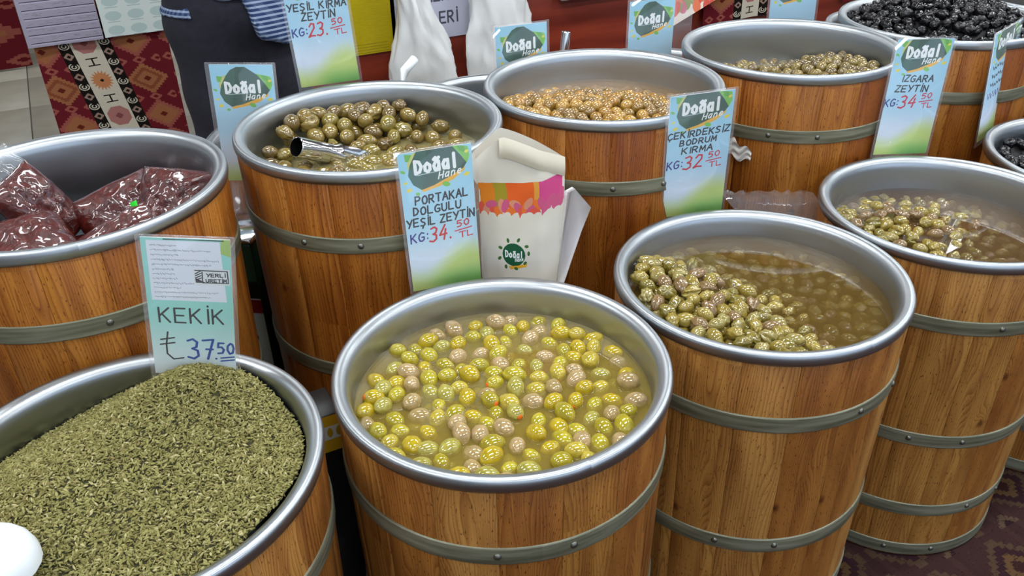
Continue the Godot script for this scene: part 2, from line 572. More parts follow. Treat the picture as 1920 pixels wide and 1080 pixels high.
# ---------------------------------------------------------------- the room
func make_room() -> void:
	var wall_m := mat(Color(0.80, 0.78, 0.78), 0.9)
	wall_m.albedo_texture = noise_tex(0.01, 3, Color(0.93, 0.93, 0.93), Color(1, 1, 1), 256, 2)
	var ceil_m := mat(Color(0.80, 0.77, 0.78), 0.9)
	var floor_m := mat(Color(0.62, 0.60, 0.55), 0.45)
	floor_m.albedo_texture = noise_tex(0.02, 4, Color(0.86, 0.86, 0.84), Color(1, 1, 1), 256, 6)
	floor_m.uv1_triplanar = true
	floor_m.uv1_world_triplanar = true
	var fl := struct("floor", box_mesh(Vector3(10.4, 0.2, 11.4), 0.0, Vector3(1.5, -0.108, -2.5)), mat(Color(0.42, 0.41, 0.38), 0.8))
	# stone floor tiles where the photograph shows the open aisle
	var tile_mesh := box_mesh(Vector3(0.594, 0.01, 0.594), 0.002)
	for i in range(-4, 6):
		for j in range(0, 7):
			part("tile", tile_mesh, floor_m, fl, at(-0.6 + i * 0.6, -0.005, 3.05 + j * 0.6))
	struct("ceiling", box_mesh(Vector3(10.4, 0.2, 11.4), 0.0, Vector3(1.5, 3.1, -2.5)), ceil_m)
	struct("wall_back", box_mesh(Vector3(10.4, 3.2, 0.2), 0.0, Vector3(1.5, 1.5, -8.1)), wall_m)
	struct("wall_left", box_mesh(Vector3(0.2, 3.2, 11.4), 0.0, Vector3(-3.7, 1.5, -2.5)), wall_m)
	struct("wall_right", box_mesh(Vector3(0.2, 3.2, 11.4), 0.0, Vector3(6.7, 1.5, -2.5)), wall_m)
	# the shop front behind the camera is open above a low sill
	var st := begin()
	box(st, Vector3(-3.0, 1.5, 3.1), Vector3(1.4, 3.2, 0.2), 0.0)
	box(st, Vector3(6.0, 1.5, 3.1), Vector3(1.4, 3.2, 0.2), 0.0)
	box(st, Vector3(1.5, 2.9, 3.1), Vector3(7.6, 0.4, 0.2), 0.0)
	struct("wall_front", done(st, false), wall_m)
	# woven carpet under the front of the stall
	var cim := Image.create(512, 512, false, Image.FORMAT_RGB8)
	cim.fill(Color(0.25, 0.17, 0.17))
	var r2 := RandomNumberGenerator.new()
	r2.seed = 3
	for j in 4:
		for i in 4:
			var c := Vector2(64 + i * 128, 64 + j * 128)
			diamond(cim, c, 58, 58, Color(0.34, 0.27, 0.21), 6)
			diamond(cim, c, 44, 44, Color(0.20, 0.13, 0.16), 6)
			diamond(cim, c, 28, 28, Color(0.40, 0.31, 0.20), 4)
			diamond(cim, c, 13, 13, Color(0.22, 0.13, 0.13), 3)
			diamond(cim, c + Vector2(64, 64), 22, 22, Color(0.37, 0.30, 0.24), 4)
			diamond(cim, c + Vector2(64, 64), 10, 10, Color(0.18, 0.12, 0.14), 3)
	for k in 6000:
		cim.fill_rect(Rect2i(r2.randi() % 510, r2.randi() % 510, 3, 1), Color(0.30, 0.24, 0.2).lerp(Color(0.12, 0.08, 0.1), r2.randf()))
	var cm := tex_mat(cim, 0.95, 0.1, true)
	cm.uv1_triplanar = true
	cm.uv1_world_triplanar = true
	cm.uv1_scale = Vector3(1.4, 1.4, 1.4)
	var carpet := part("carpet", box_mesh(Vector3(5.6, 0.007, 3.2), 0.002, Vector3(1.9, -0.0035, 0.36)), cm)
	tag(carpet, "brown and purple patterned carpet lying under the front row of barrels", "carpet")
	# low platform under the second row
	var pm := mat(Color(0.20, 0.13, 0.10), 0.8)
	var pl := part("platform", box_mesh(Vector3(3.4, FLOOR_STEP, 0.504), 0.004, Vector3(1.22, FLOOR_STEP / 2, -1.488)), pm)
	tag(pl, "low dark wooden platform that raises the second row of barrels", "platform")

func make_lamps(energy: float) -> void:
	var house := mat(Color(0.85, 0.85, 0.85), 0.5)
	var glow := mat(Color(0.9, 0.9, 0.9), 0.4)
	glow.emission_enabled = true
	glow.emission = Color(0.95, 0.98, 1.0)
	glow.emission_energy_multiplier = 3.0
	var n := 0
	for v in [-1.3, 0.5, 2.1, 5.9]:
		for u in [-1.6, 0.7, 3.0, 5.2]:
			var t := thing("ceiling_light", "long white fluorescent ceiling light above the stall, out of the picture", "lamp", at(u, 3.0, v), "fluorescent ceiling lights")
			part("housing", box_mesh(Vector3(1.24, 0.05, 0.36), 0.004, Vector3(0, -0.025, 0)), house, t)
			part("lamp_diffuser", box_mesh(Vector3(1.18, 0.02, 0.30), 0.004, Vector3(0, -0.058, 0)), glow, t)
			var l := AreaLight3D.new()
			l.name = "lamp_glow"
			l.area_size = Vector2(1.18, 0.30)
			l.light_energy = energy
			l.light_color = Color(0.97, 0.99, 1.0)
			l.area_range = 14.0
			l.area_attenuation = 2.0
			l.shadow_enabled = true
			l.position = Vector3(0, -0.075, 0)
			l.rotation = Vector3(-PI / 2, 0, 0)
			t.add_child(l, true)
			n += 1

func diamond(im: Image, c: Vector2, rx: float, ry: float, col: Color, steps := 5) -> void:
	var pts := PackedVector2Array()
	for q in 4:
		for k in steps:
			var t0 := float(k) / steps
			var t1 := float(k + 1) / steps
			var a := Vector2(1 - t0, t0)
			var b := Vector2(1 - t0, t1)
			if q % 2 == 1:
				a = Vector2(t0, 1 - t0)
				b = Vector2(t1, 1 - t0)
			var s: Vector2 = [Vector2(1, 1), Vector2(-1, 1), Vector2(-1, -1), Vector2(1, -1)][q]
			pts.append(c + Vector2(a.x * s.x * rx, a.y * s.y * ry))
			pts.append(c + Vector2(b.x * s.x * rx, b.y * s.y * ry))
	poly(im, pts, col)

# ---------------------------------------------------------------- barrels
const CEN := {"A": [-0.0775, 0.9597], "B": [0.4406, 0.9169], "C": [0.9472, 0.936], "D": [1.4559, 0.9587], "J": [1.9600, 0.9576], "E": [-0.0672, 1.4639], "F": [0.454, 1.4836], "G": [0.958, 1.4625], "H": [1.4796, 1.4711], "I": [1.9843, 1.4694], "N": [2.488, 1.47], "K": [0.454, 1.992], "L": [0.962, 1.972], "O": [1.474, 1.98], "P": [1.98, 1.98], "Q": [2.49, 1.98]}

func rim_y(b: String) -> float:
	return BARREL_H + (FLOOR_STEP if b in "EFGHIN" else 0.0)

# local (right, away) seen from the camera to the scene
func seen(b: String, right: float, away: float, y: float) -> Vector3:
	return at(CEN[b][0] + 0.894 * right + 0.449 * away, y, CEN[b][1] - 0.449 * right + 0.894 * away)

func make_barrels() -> void:
	var labels := {
		"A": "wooden barrel heaped with dried green herb, nearest on the left", "B": "wooden barrel of yellow-green stuffed olives, middle of the front row", "C": "wooden barrel of cracked green olives, directly right of the stuffed olives barrel",
		"D": "wooden barrel of brown brine and pitted olives at the right edge, floor visible beside it", "J": "wooden barrel of black olives cut by the right edge, in the front row", "E": "wooden barrel holding dark red plastic bags",
		"F": "wooden barrel of large brownish-green olives with a steel scoop in it", "G": "wooden barrel of small orange-tan olives in brine", "H": "wooden barrel of small olive-brown olives with a tissue stuck on it",
		"I": "wooden barrel heaped with black olives at the top right", "N": "wooden barrel at the top right corner beyond the heaped black olives", "K": "wooden barrel behind the brownish-green olives, beside the standing person",
		"L": "wooden barrel with a bare steel wall and ladle, behind the orange-tan olives", "O": "wooden barrel in the third row, hidden behind the olive-brown olives", "P": "wooden barrel in the third row, hidden behind the black olives", "Q": "wooden barrel at the end of the third row"}
	for b in CEN:
		var back: bool = b in "EFGHINKLOPQ"
		var y := rim_y(b)
		var t := thing("barrel", labels[b], "barrel", at(CEN[b][0], y, CEN[b][1]), "steel-lined wooden barrels")
		var w: Array = wood_back if back else wood_front
		var ph := rng.randf() * TAU
		for k in STAVES:
			var s := part("stave", stave_mesh[rng.randi() % 3], w[rng.randi() % w.size()], t)
			s.rotation.y = ph + TAU * k / STAVES
		part("steel_liner", liner_mesh, M.steel, t)
		for d in hoop_mesh:
			var hp := part("hoop", hoop_mesh[d], M.zinc, t)
			hp.rotation.y = rng.randf() * TAU
			var a0 := rng.randf_range(-0.9, 0.3)
			for k in 2:
				var a: float = a0 - hp.rotation.y + k * 0.42
				var rv := part("rivet", rivet_mesh, M.rivet, hp)
				var rr: float = body_r(d * 0.25 + 0.014) + 0.0028
				rv.transform = Transform3D(Basis(Vector3.UP, a) * Basis(Vector3.RIGHT, PI / 2), Vector3(sin(a) * rr, -d * 0.25 - 0.014, cos(a) * rr))

# ---------------------------------------------------------------- olives and brine
# a round fruit of half-axes 1: z is the long axis; crack depth, wrinkle strength
func fruit(sd: int, rows: int, cols: int, wrinkle: float, crack: float, point := 0.06, dent := 0.0) -> ArrayMesh:
	var n := FastNoiseLite.new()
	n.seed = sd
	n.frequency = 0.9
	n.fractal_octaves = 3
	var r3 := RandomNumberGenerator.new()
	r3.seed = sd
	var ca := r3.randf() * TAU
	var pts := []
	for i in rows + 1:
		var th := PI * i / rows
		for j in cols:
			var ph := TAU * j / cols
			var d := Vector3(sin(th) * cos(ph), sin(th) * sin(ph), cos(th))
			var r := 1.0 + point * pow(absf(d.z), 8.0)
			r += wrinkle * n.get_noise_3d(d.x * 2.6, d.y * 2.6, d.z * 1.6)
			if crack > 0:
				var da := absf(angle_difference(ph, ca + 0.35 * d.z))
				r -= crack * exp(-da * da * 14.0) * smoothstep(0.15, 0.6, sin(th))
				da = absf(angle_difference(ph, ca + 2.4 - 0.5 * d.z))
				r -= crack * 0.55 * exp(-da * da * 20.0) * smoothstep(0.2, 0.7, sin(th))
			if dent > 0 and d.z > 0.9: r -= dent * smoothstep(0.9, 0.98, d.z)
			pts.append(d * r)
	var st := begin()
	sheet(st, pts, cols, false, true)
	return done(st)

# spread count fruits over a disc; height(local right, away) or NAN where none goes
func scatter(b: String, count: int, sep: float, rmax: float, height: Callable, jitter: float, meshes: Array, mats: Array, size: Vector3, called: String, label: String, group: String, tilt := 0.5, stuffing := 0.0, tries := 14000, taken_pts: Array = []) -> int:
	var pts := []
	var n := 0
	for k in tries:
		if n >= count: break
		var a := rng.randf() * TAU
		var r := sqrt(rng.randf()) * rmax
		var q := Vector2(cos(a) * r, sin(a) * r)
		var ok := true
		for p in pts:
			if p.distance_squared_to(q) < sep * sep: ok = false; break
		if not ok: continue
		var y: float = height.call(q.x, q.y)
		if is_nan(y): continue
		pts.append(q)
		n += 1
		var o := MeshInstance3D.new()
		o.name = numbered(called)
		o.mesh = meshes[rng.randi() % meshes.size()]
		var pick: Array = mats[rng.randi() % mats.size()]
		o.material_override = pick[0]
		var s := rng.randf_range(0.88, 1.1)
		var yaw := rng.randf() * TAU
		o.transform = Transform3D((Basis(Vector3.UP, yaw) * Basis(Vector3.RIGHT, rng.randf_range(-tilt, tilt)) * Basis(Vector3.BACK, rng.randf() * TAU)).scaled_local(size * s), seen(b, q.x, q.y, y + rng.randf_range(-jitter, jitter)))
		add_child(o)
		var words: String = pick[1]
		if rng.randf() < stuffing:
			part("stuffing", M.stuffing_mesh, M.stuffing, o)
			words = "orange-filled " + words
		tag(o, words + " " + label, "olive", words + " " + group)
	taken_pts.append_array(pts)
	return n

func disc(b: String, y: float, m: Material, called: String, parent: Node3D, r := 0.2228, bump := 0.0) -> void:
	var st := begin()
	var prof := []
	for k in 9: prof.append(Vector2(r * (1.0 - k / 8.0), 0.0))
	lathe(st, prof, 64)
	part(called, done(st), m, parent, Vector3(0, y, 0))

func brine(b: String, y: float, label: String, top: Color, top_a: float, mid: Color, mid_a: float, deep: Color) -> void:
	var t := thing("brine", label, "brine", at(CEN[b][0], y, CEN[b][1]))
	disc(b, 0.0, pane(top, top_a, 0.02, 0.55), "brine_surface", t)
	disc(b, -0.007, pane(mid, mid_a, 0.24, 0.0), "cloudy_brine", t)
	disc(b, -0.015, pane(mid, mid_a, 0.24, 0.0), "cloudy_brine", t)
	disc(b, -0.034, mat(deep, 0.9, 0.0, 0.0), "deep_brine", t)

func make_contents() -> void:
	var smooth_f := [fruit(1, 12, 14, 0.05, 0.0), fruit(2, 12, 14, 0.07, 0.0, 0.1), fruit(3, 12, 14, 0.05, 0.0, 0.02)]
	var cracked := [fruit(11, 18, 24, 0.22, 0.42), fruit(12, 18, 24, 0.28, 0.30), fruit(13, 18, 24, 0.24, 0.50), fruit(14, 18, 24, 0.2, 0.15)]
	var wrinkled := [fruit(21, 14, 18, 0.34, 0.0), fruit(22, 14, 18, 0.30, 0.12), fruit(23, 14, 18, 0.26, 0.0)]
	var st := begin()
	lathe(st, [Vector2(0.34, 0.0), Vector2(0.28, 0.05), Vector2(0.12, 0.08), Vector2(0.0, 0.085)], 12)
	var cap := done(st)
	var st2 := begin()
	st2.append_from(cap, 0, Transform3D(Basis(Vector3.RIGHT, PI / 2), Vector3(0, 0, 0.98)))
	M.stuffing_mesh = st2.commit()
	M.stuffing = mat(Color(0.86, 0.42, 0.08), 0.3)
	# front middle: stuffed green olives, nearly all awash
	var lb := 0.680
	var green := [[olive_mat(Color(0.74, 0.68, 0.18)), "yellow-green"], [olive_mat(Color(0.68, 0.62, 0.15)), "yellow-green"], [olive_mat(Color(0.77, 0.69, 0.25)), "yellow-green"], [olive_mat(Color(0.69, 0.65, 0.30)), "yellow-green"], [olive_mat(Color(0.76, 0.66, 0.12)), "yellow-green"]]
	var pinkish := [[olive_mat(Color(0.74, 0.63, 0.45)), "pinkish-beige"], [olive_mat(Color(0.70, 0.60, 0.40)), "pinkish-beige"]]
	scatter("B", 226, 0.0245, 0.207, func(_a, _b): return lb - 0.0035, 0.0065, smooth_f, green + green + [green[0], pinkish[0], pinkish[1], pinkish[0]], Vector3(0.0132, 0.0130, 0.0165), "stuffed_olive", "stuffed olive afloat in the front middle barrel of yellow brine", "olives afloat in the front middle barrel", 0.45, 0.10)
	scatter("B", 60, 0.036, 0.206, func(_a, _b): return lb - 0.0235, 0.004, smooth_f, [[green[0][0], "sunken yellow-green"]], Vector3(0.0128, 0.0125, 0.0158), "stuffed_olive", "stuffed olive deeper in the yellow brine of the front middle barrel", "olives deeper in the front middle barrel", 0.4)
	brine("B", lb, "cloudy yellow-green brine between the stuffed olives", Color(0.66, 0.57, 0.28), 0.27, Color(0.62, 0.53, 0.21), 0.38, Color(0.52, 0.43, 0.14))
	# front right: cracked olives piled to the left, open brine to the right
	var lc := 0.690
	var hc := func(a: float, w: float):
		var h := lc + 0.026 - 0.24 * maxf(0.0, a + 0.10 + 0.30 * (w + 0.1)) - 0.03 * smoothstep(0.0, 0.2, w)
		return maxf(h, lc - 0.022)
	var khaki := [[olive_mat(Color(0.61, 0.53, 0.22), 0.14), "khaki-green"], [olive_mat(Color(0.66, 0.58, 0.27), 0.14), "khaki-green"], [olive_mat(Color(0.54, 0.48, 0.20), 0.14), "khaki-green"], [olive_mat(Color(0.63, 0.57, 0.32), 0.14), "khaki-green"], [olive_mat(Color(0.56, 0.45, 0.30), 0.14), "brownish"]]
	var mixed: Array = cracked + [smooth_f[0], smooth_f[1]]
	scatter("C", 200, 0.0230, 0.205, hc, 0.004, mixed, khaki, Vector3(0.0124, 0.0112, 0.0160), "cracked_olive", "cracked olive near the surface of the half open brine, right of the stuffed olives", "cracked olives near the surface of the half open brine", 0.5)
	scatter("C", 75, 0.026, 0.2, func(a, w): return hc.call(a, w) - 0.020 if hc.call(a, w) > lc - 0.01 else NAN, 0.003, mixed, [[khaki[0][0], "sunken khaki-green"]], Vector3(0.0124, 0.0110, 0.0155), "cracked_olive", "cracked olive below others in the half open brine", "cracked olives below others in the half open brine", 0.5)
	brine("C", lc, "murky brown brine over the cracked olives, half of it open", Color(0.44, 0.35, 0.17), 0.26, Color(0.44, 0.33, 0.12), 0.36, Color(0.36, 0.24, 0.06))
	# right edge: pitted olives under brown brine
	var ld := 0.668
	var hd := func(a: float, w: float):
		var h := ld + 0.001 - 0.16 * maxf(0.0, a + 0.03 - 0.35 * w) - 0.14 * maxf(0.0, w - 0.09)
		return h if h > ld - 0.03 else NAN
	scatter("D", 140, 0.0235, 0.206, hd, 0.0045, mixed, khaki, Vector3(0.0124, 0.0112, 0.0155), "pitted_olive", "pitted olive at the surface of the brown brine near the right edge", "pitted olives in the brown brine", 0.5)
	brine("D", ld, "brown brine mostly free of olives at the right edge", Color(0.44, 0.34, 0.22), 0.24, Color(0.42, 0.30, 0.12), 0.36, Color(0.36, 0.23, 0.07))
	# second row
	var lf := 0.842
	var hf := func(a: float, w: float): return lf - 0.006 + 0.050 * smoothstep(0.03, 0.2, w - 0.35 * a) + 0.014 * smoothstep(-0.08, -0.2, a)
	var browng := [[olive_mat(Color(0.53, 0.44, 0.21), 0.16), "brownish-green"], [olive_mat(Color(0.58, 0.49, 0.25), 0.16), "brownish-green"], [olive_mat(Color(0.47, 0.38, 0.20), 0.16), "brownish-green"], [olive_mat(Color(0.56, 0.49, 0.22), 0.16), "brownish-green"]]
	scatter("F", 160, 0.0285, 0.202, hf, 0.0045, smooth_f + [smooth_f[0], smooth_f[1], cracked[0], cracked[3]], browng, Vector3(0.0162, 0.0150, 0.0200), "large_olive", "large olive on top in the barrel with the steel scoop", "large olives beside the steel scoop", 0.5)
	scatter("F", 80, 0.031, 0.2, func(a, w): return hf.call(a, w) - 0.026, 0.003, smooth_f, [[browng[0][0], "sunken brownish-green"]], Vector3(0.0155, 0.0148, 0.0190), "large_olive", "large olive under the others in the barrel with the steel scoop", "large olives under those beside the steel scoop", 0.5)
	brine("F", lf, "whitish foamy brine round the large olives and the scoop", Color(0.68, 0.63, 0.44), 0.42, Color(0.62, 0.56, 0.34), 0.44, Color(0.48, 0.41, 0.22))
	var lg := 0.862
	var hg := func(a: float, w: float): return maxf(lg + 0.030 - 0.22 * maxf(0.0, w + 0.04) - 0.02 * smoothstep(0.05, 0.2, a), lg - 0.020)
	var tan := [[olive_mat(Color(0.68, 0.50, 0.20), 0.16), "orange-tan"], [olive_mat(Color(0.60, 0.46, 0.19), 0.16), "orange-tan"], [olive_mat(Color(0.74, 0.57, 0.25), 0.16), "orange-tan"], [olive_mat(Color(0.57, 0.44, 0.23), 0.16), "orange-tan"]]
	scatter("G", 225, 0.0222, 0.207, hg, 0.0045, smooth_f, tan, Vector3(0.0127, 0.0125, 0.0142), "tan_olive", "small round olive on top in the second-row barrel with clear brine", "olives on top in the second row", 0.5)
	scatter("G", 70, 0.026, 0.2, func(a, w): return hg.call(a, w) - 0.02 if w < 0.03 else NAN, 0.003, smooth_f, [[tan[1][0], "sunken orange-tan"]], Vector3(0.0122, 0.0122, 0.0136), "tan_olive", "small round olive under the others in the second-row barrel with clear brine", "olives lower down in the second row", 0.5)
	brine("G", lg, "pale reflecting brine behind the orange-tan olives", Color(0.68, 0.56, 0.40), 0.24, Color(0.64, 0.50, 0.32), 0.36, Color(0.48, 0.34, 0.17))
	var lh := 0.832
	var hh := func(a: float, w: float): return lh + 0.004 + 0.034 * smoothstep(-0.04, 0.16, a - 0.3 * w) - 0.014 * smoothstep(0.05, 0.2, w)
	var dull := [[olive_mat(Color(0.50, 0.42, 0.22), 0.2), "olive-brown"], [olive_mat(Color(0.57, 0.49, 0.25), 0.2), "olive-brown"], [olive_mat(Color(0.45, 0.37, 0.20), 0.2), "olive-brown"]]
	scatter("H", 230, 0.0218, 0.207, hh, 0.0045, smooth_f + [cracked[3]], dull, Vector3(0.0125, 0.0121, 0.0142), "brown_olive", "small olive on top in the back barrel that has the tissue on it", "olives above the tissue", 0.5)
	scatter("H", 60, 0.028, 0.2, func(a, w): return hh.call(a, w) - 0.02, 0.003, smooth_f, [[dull[0][0], "sunken olive-brown"]], Vector3(0.0122, 0.0118, 0.0138), "brown_olive", "small olive under others in the back barrel that has the tissue on it", "olives deeper above the tissue", 0.5)
	brine("H", lh, "greyish brine between the olive-brown olives", Color(0.55, 0.48, 0.34), 0.22, Color(0.48, 0.40, 0.24), 0.4, Color(0.32, 0.26, 0.14))
	var black := [[mat(Color(0.065, 0.06, 0.07), 0.24), "shiny"], [mat(Color(0.09, 0.08, 0.09), 0.28), "shiny"], [mat(Color(0.05, 0.05, 0.055), 0.2), "shiny"]]
	var mass := mat(Color(0.03, 0.03, 0.03), 0.6)
	var hi := func(a: float, w: float): return (0.905 + 0.072 * (1.0 - (a * a + w * w) / 0.047)) if w < 0.10 else NAN
	heap("I", func(a, w): return 0.898 + 0.072 * (1.0 - (a * a + w * w) / 0.047), mass, "olive_mass", "packed black olives deeper in the heap at the top right", "olives")
	scatter("I", 215, 0.0205, 0.212, hi, 0.006, wrinkled, black, Vector3(0.0130, 0.0120, 0.0150), "black_olive", "wrinkled black olive in the tall heap at the top right", "black olives heaped at the top right", 0.6)
	heap("J", func(_a, _w): return 0.688, mass, "olive_mass", "packed black olives deeper in the front barrel at the right edge", "olives")
	scatter("J", 62, 0.0235, 0.207, func(a, _w): return 0.698 if a < -0.02 else NAN, 0.006, wrinkled, black, Vector3(0.0130, 0.0120, 0.0150), "black_olive", "wrinkled black olive in the front barrel at the right edge", "black olives at the right edge", 0.6)
	heap("N", func(a, w): return 0.86 + 0.075 * (1.0 - (a * a + w * w) / 0.047), mass, "olive_mass", "packed black olives deeper in the barrel at the top right corner", "olives")
	scatter("N", 20, 0.0235, 0.212, func(a, w): return 0.867 + 0.075 * (1.0 - (a * a + w * w) / 0.047) if a < 0.0 and w < -0.05 else NAN, 0.006, wrinkled, black, Vector3(0.0130, 0.0120, 0.0150), "black_olive", "wrinkled black olive in the barrel at the very top right corner", "black olives in the corner barrel", 0.6)
	# the herb heap on the left
	var ha := func(a: float, w: float):
		var q := (a * a + w * w) / 0.0484
		return 0.697 + 0.046 * (1.0 - q) + 0.09 * a * smoothstep(0.0, 1.0, q) + 0.012 * sin(a * 19.0 + 1.0) * sin(w * 15.0) + 0.036 * exp(-((a - 0.045) * (a - 0.045) + (w - 0.17) * (w - 0.17)) / 0.007)
	var hp := heap("A", ha, mat(Color(0.20, 0.19, 0.08), 0.9), "herb_heap", "heap of dried green herb leaves filling the nearest left barrel", "herb")
	var g := begin()
	var gp := []
	for i in 5:
		var z := -1.0 + i * 0.5
		var r: float = [0.12, 0.75, 1.0, 0.7, 0.1][i]
		for j in 5: gp.append(Vector3(r * cos(TAU * j / 5), r * 0.7 * sin(TAU * j / 5) - 0.15 * (1 - z * z), z))
	sheet(g, gp, 5, true, true)
	var grain := done(g)
	var mm := MultiMesh.new()
	mm.transform_format = MultiMesh.TRANSFORM_3D
	mm.use_colors = true
	mm.mesh = grain
	var count := 27000
	mm.instance_count = count
	var c0 := at(CEN["A"][0], rim_y("A"), CEN["A"][1])
	for k in count:
		var a := rng.randf() * TAU
		var r := sqrt(rng.randf()) * 0.2195
		var lx := cos(a) * r
		var lw := sin(a) * r
		var y: float = ha.call(lx, lw) + rng.randf_range(-0.0022, 0.0030)
		var s := rng.randf_range(0.75, 1.25)
		var bs := Basis(Vector3.UP, rng.randf() * TAU) * Basis(Vector3.RIGHT, rng.randf_range(-0.7, 0.7)) * Basis(Vector3.BACK, rng.randf() * TAU)
		mm.set_instance_transform(k, Transform3D(bs.scaled_local(Vector3(0.0019, 0.0017, 0.0039) * s), seen("A", lx, lw, y) - c0))
		var t := rng.randf()
		var col := Color(0.50, 0.48, 0.27).lerp(Color(0.66, 0.63, 0.40), t)
		if rng.randf() < 0.22: col = Color(0.56, 0.50, 0.32).lerp(Color(0.42, 0.40, 0.20), rng.randf())
		if rng.randf() < 0.08: col = Color(0.74, 0.70, 0.50)
		mm.set_instance_color(k, (col * 0.90).srgb_to_linear())
	var gm := mat(Color.WHITE, 0.75, 0.0, 0.3)
	gm.vertex_color_use_as_albedo = true
	var mi := MultiMeshInstance3D.new()
	mi.name = "herb_flakes"
	mi.multimesh = mm
	mi.material_override = gm
	mi.position = c0 - hp.position
	hp.add_child(mi, true)
	mi.set_meta("kind", "stuff")

func heap(b: String, height: Callable, m: Material, called: String, label: String, category: String) -> MeshInstance3D:
	var st := begin()
	var pts := []
	var c0 := at(CEN[b][0], rim_y(b), CEN[b][1])
	for i in 15:
		var r := 0.2205 * i / 14.0
		for j in 40:
			var a := TAU * j / 40
			pts.append(seen(b, cos(a) * r, sin(a) * r, height.call(cos(a) * r, sin(a) * r)) - c0)
	sheet(st, pts, 40, true, true)
	var o := part(called, done(st), m, null, c0)
	tag(o, label, category, "", "stuff")
	return o

# ---------------------------------------------------------------- price cards
const CARD_W := 384
func card_image(logo_shift: float, h_over_w: float) -> Image:
	var w := CARD_W
	var h := int(w * h_over_w)
	var im := Image.create(w, h, false, Image.FORMAT_RGB8)
	for y in h:
		var f := float(y) / h
		var c := Color(0.60, 0.82, 0.91).lerp(Color(0.68, 0.85, 0.94), smoothstep(0.0, 0.5, f)).lerp(Color(0.86, 0.91, 0.97), smoothstep(0.5, 0.8, f))
		for x in w:
			var fx := float(x) / w
			var edge := 0.84 + 0.07 * sin(fx * 5.0 + 0.6) - 0.05 * fx
			var g := smoothstep(edge - 0.10, edge + 0.09, f)
			var gc := Color(0.80, 0.88, 0.52).lerp(Color(0.50, 0.76, 0.38), smoothstep(0.15, 0.65, fx) * smoothstep(0.84, 1.0, f))
			im.set_pixel(x, y, c.lerp(gc, g))
	var s := float(w)
	var d := Vector2(0, logo_shift)
	var pt := func(a: Array) -> PackedVector2Array:
		var o := PackedVector2Array()
		for i in range(0, a.size(), 2): o.append((Vector2(a[i], a[i + 1]) + d) * s)
		return o
	poly(im, pt.call([0.09, 0.02, 0.24, 0.04, 0.20, 0.14, 0.10, 0.12]), Color(0.42, 0.72, 0.28))
	poly(im, pt.call([0.27, 0.0, 0.20, 0.18, 0.13, 0.30, 0.12, 0.16, 0.20, 0.02]), Color(0.80, 0.80, 0.45))
	poly(im, pt.call([0.72, -0.02, 0.95, 0.03, 0.97, 0.16, 0.92, 0.27, 0.84, 0.12]), Color(0.47, 0.76, 0.24))
	poly(im, pt.call([0.80, 0.0, 0.90, 0.02, 0.92, 0.12, 0.84, 0.08]), Color(0.36, 0.66, 0.2))
	poly(im, pt.call([0.27, 0.55, 0.30, 0.585, 0.55, 0.53, 0.72, 0.47, 0.88, 0.36, 0.90, 0.27, 0.84, 0.31, 0.5, 0.46]), Color(0.93, 0.70, 0.16))
	poly(im, pt.call([0.42, -0.13, 0.56, -0.13, 0.74, 0.0, 0.84, 0.13, 0.92, 0.26, 0.87, 0.33, 0.70, 0.41, 0.45, 0.51, 0.28, 0.55, 0.17, 0.46, 0.115, 0.32, 0.15, 0.18, 0.24, 0.02, 0.32, -0.08]), Color(0.09, 0.30, 0.22))
	poly(im, pt.call([0.34, -0.08, 0.40, -0.1, 0.36, 0.2, 0.30, 0.5, 0.27, 0.54, 0.17, 0.46, 0.115, 0.32, 0.15, 0.18, 0.24, 0.02]), Color(0.14, 0.36, 0.28))
	for k in [[0.62, 0.52, 0.055, 0.035, 0.4], [0.22, 0.60, 0.03, 0.022, 0.2], [0.05, 0.26, 0.035, 0.02, 0.5]]:
		blob(im, (Vector2(k[0], k[1]) + d) * s, k[2] * s, k[3] * s, Color(0.47, 0.76, 0.3), k[4])
	for k in [[0.91, 0.42, 0.045, 0.025], [0.07, 0.42, 0.035, 0.015], [0.11, 0.53, 0.04, 0.025], [0.93, 0.10, 0.03, 0.02]]:
		blob(im, (Vector2(k[0], k[1]) + d) * s, k[2] * s, k[3] * s, Color(0.90, 0.84, 0.28), -0.3)
	write(im, "Doğal", 0.22 * s, 0.84 * s, (0.135 + logo_shift) * s, 0.175 * s, 0.046 * s, Color(0.94, 0.95, 0.95), -0.03)
	stroke(im, [(Vector2(0.24, 0.335) + d) * s, (Vector2(0.40, 0.325) + d) * s, (Vector2(0.52, 0.32) + d) * s], 0.010 * s, Color(0.8, 0.85, 0.85))
	write(im, "Hane", 0.52 * s, 0.86 * s, (0.335 + logo_shift) * s, 0.095 * s, 0.017 * s, Color(0.94, 0.95, 0.95), -0.12, 0.25)
	return im

const INK := Color(0.06, 0.07, 0.12)
const BLUE := Color(0.12, 0.15, 0.52)
const RED := Color(0.80, 0.10, 0.20)

func price(im: Image, big: String, y: float, x := 0.05) -> void:
	var s := float(CARD_W)
	write(im, "KG:", x * s, (x + 0.27) * s, (y + 0.06) * s, 0.13 * s, 0.020 * s, BLUE, -0.08, 0.05)
	write(im, big, (x + 0.26) * s, (x + 0.60) * s, y * s, 0.22 * s, 0.026 * s, RED, -0.05, 0.15)
	write(im, "50", (x + 0.66) * s, (x + 0.87) * s, (y - 0.03) * s, 0.09 * s, 0.017 * s, RED, -0.1)
	stroke(im, [Vector2((x + 0.63) * s, (y + 0.115) * s), Vector2((x + 0.87) * s, (y + 0.085) * s)], 0.016 * s, RED)
	write(im, "TL", (x + 0.69) * s, (x + 0.92) * s, (y + 0.145) * s, 0.085 * s, 0.015 * s, RED, -0.1)

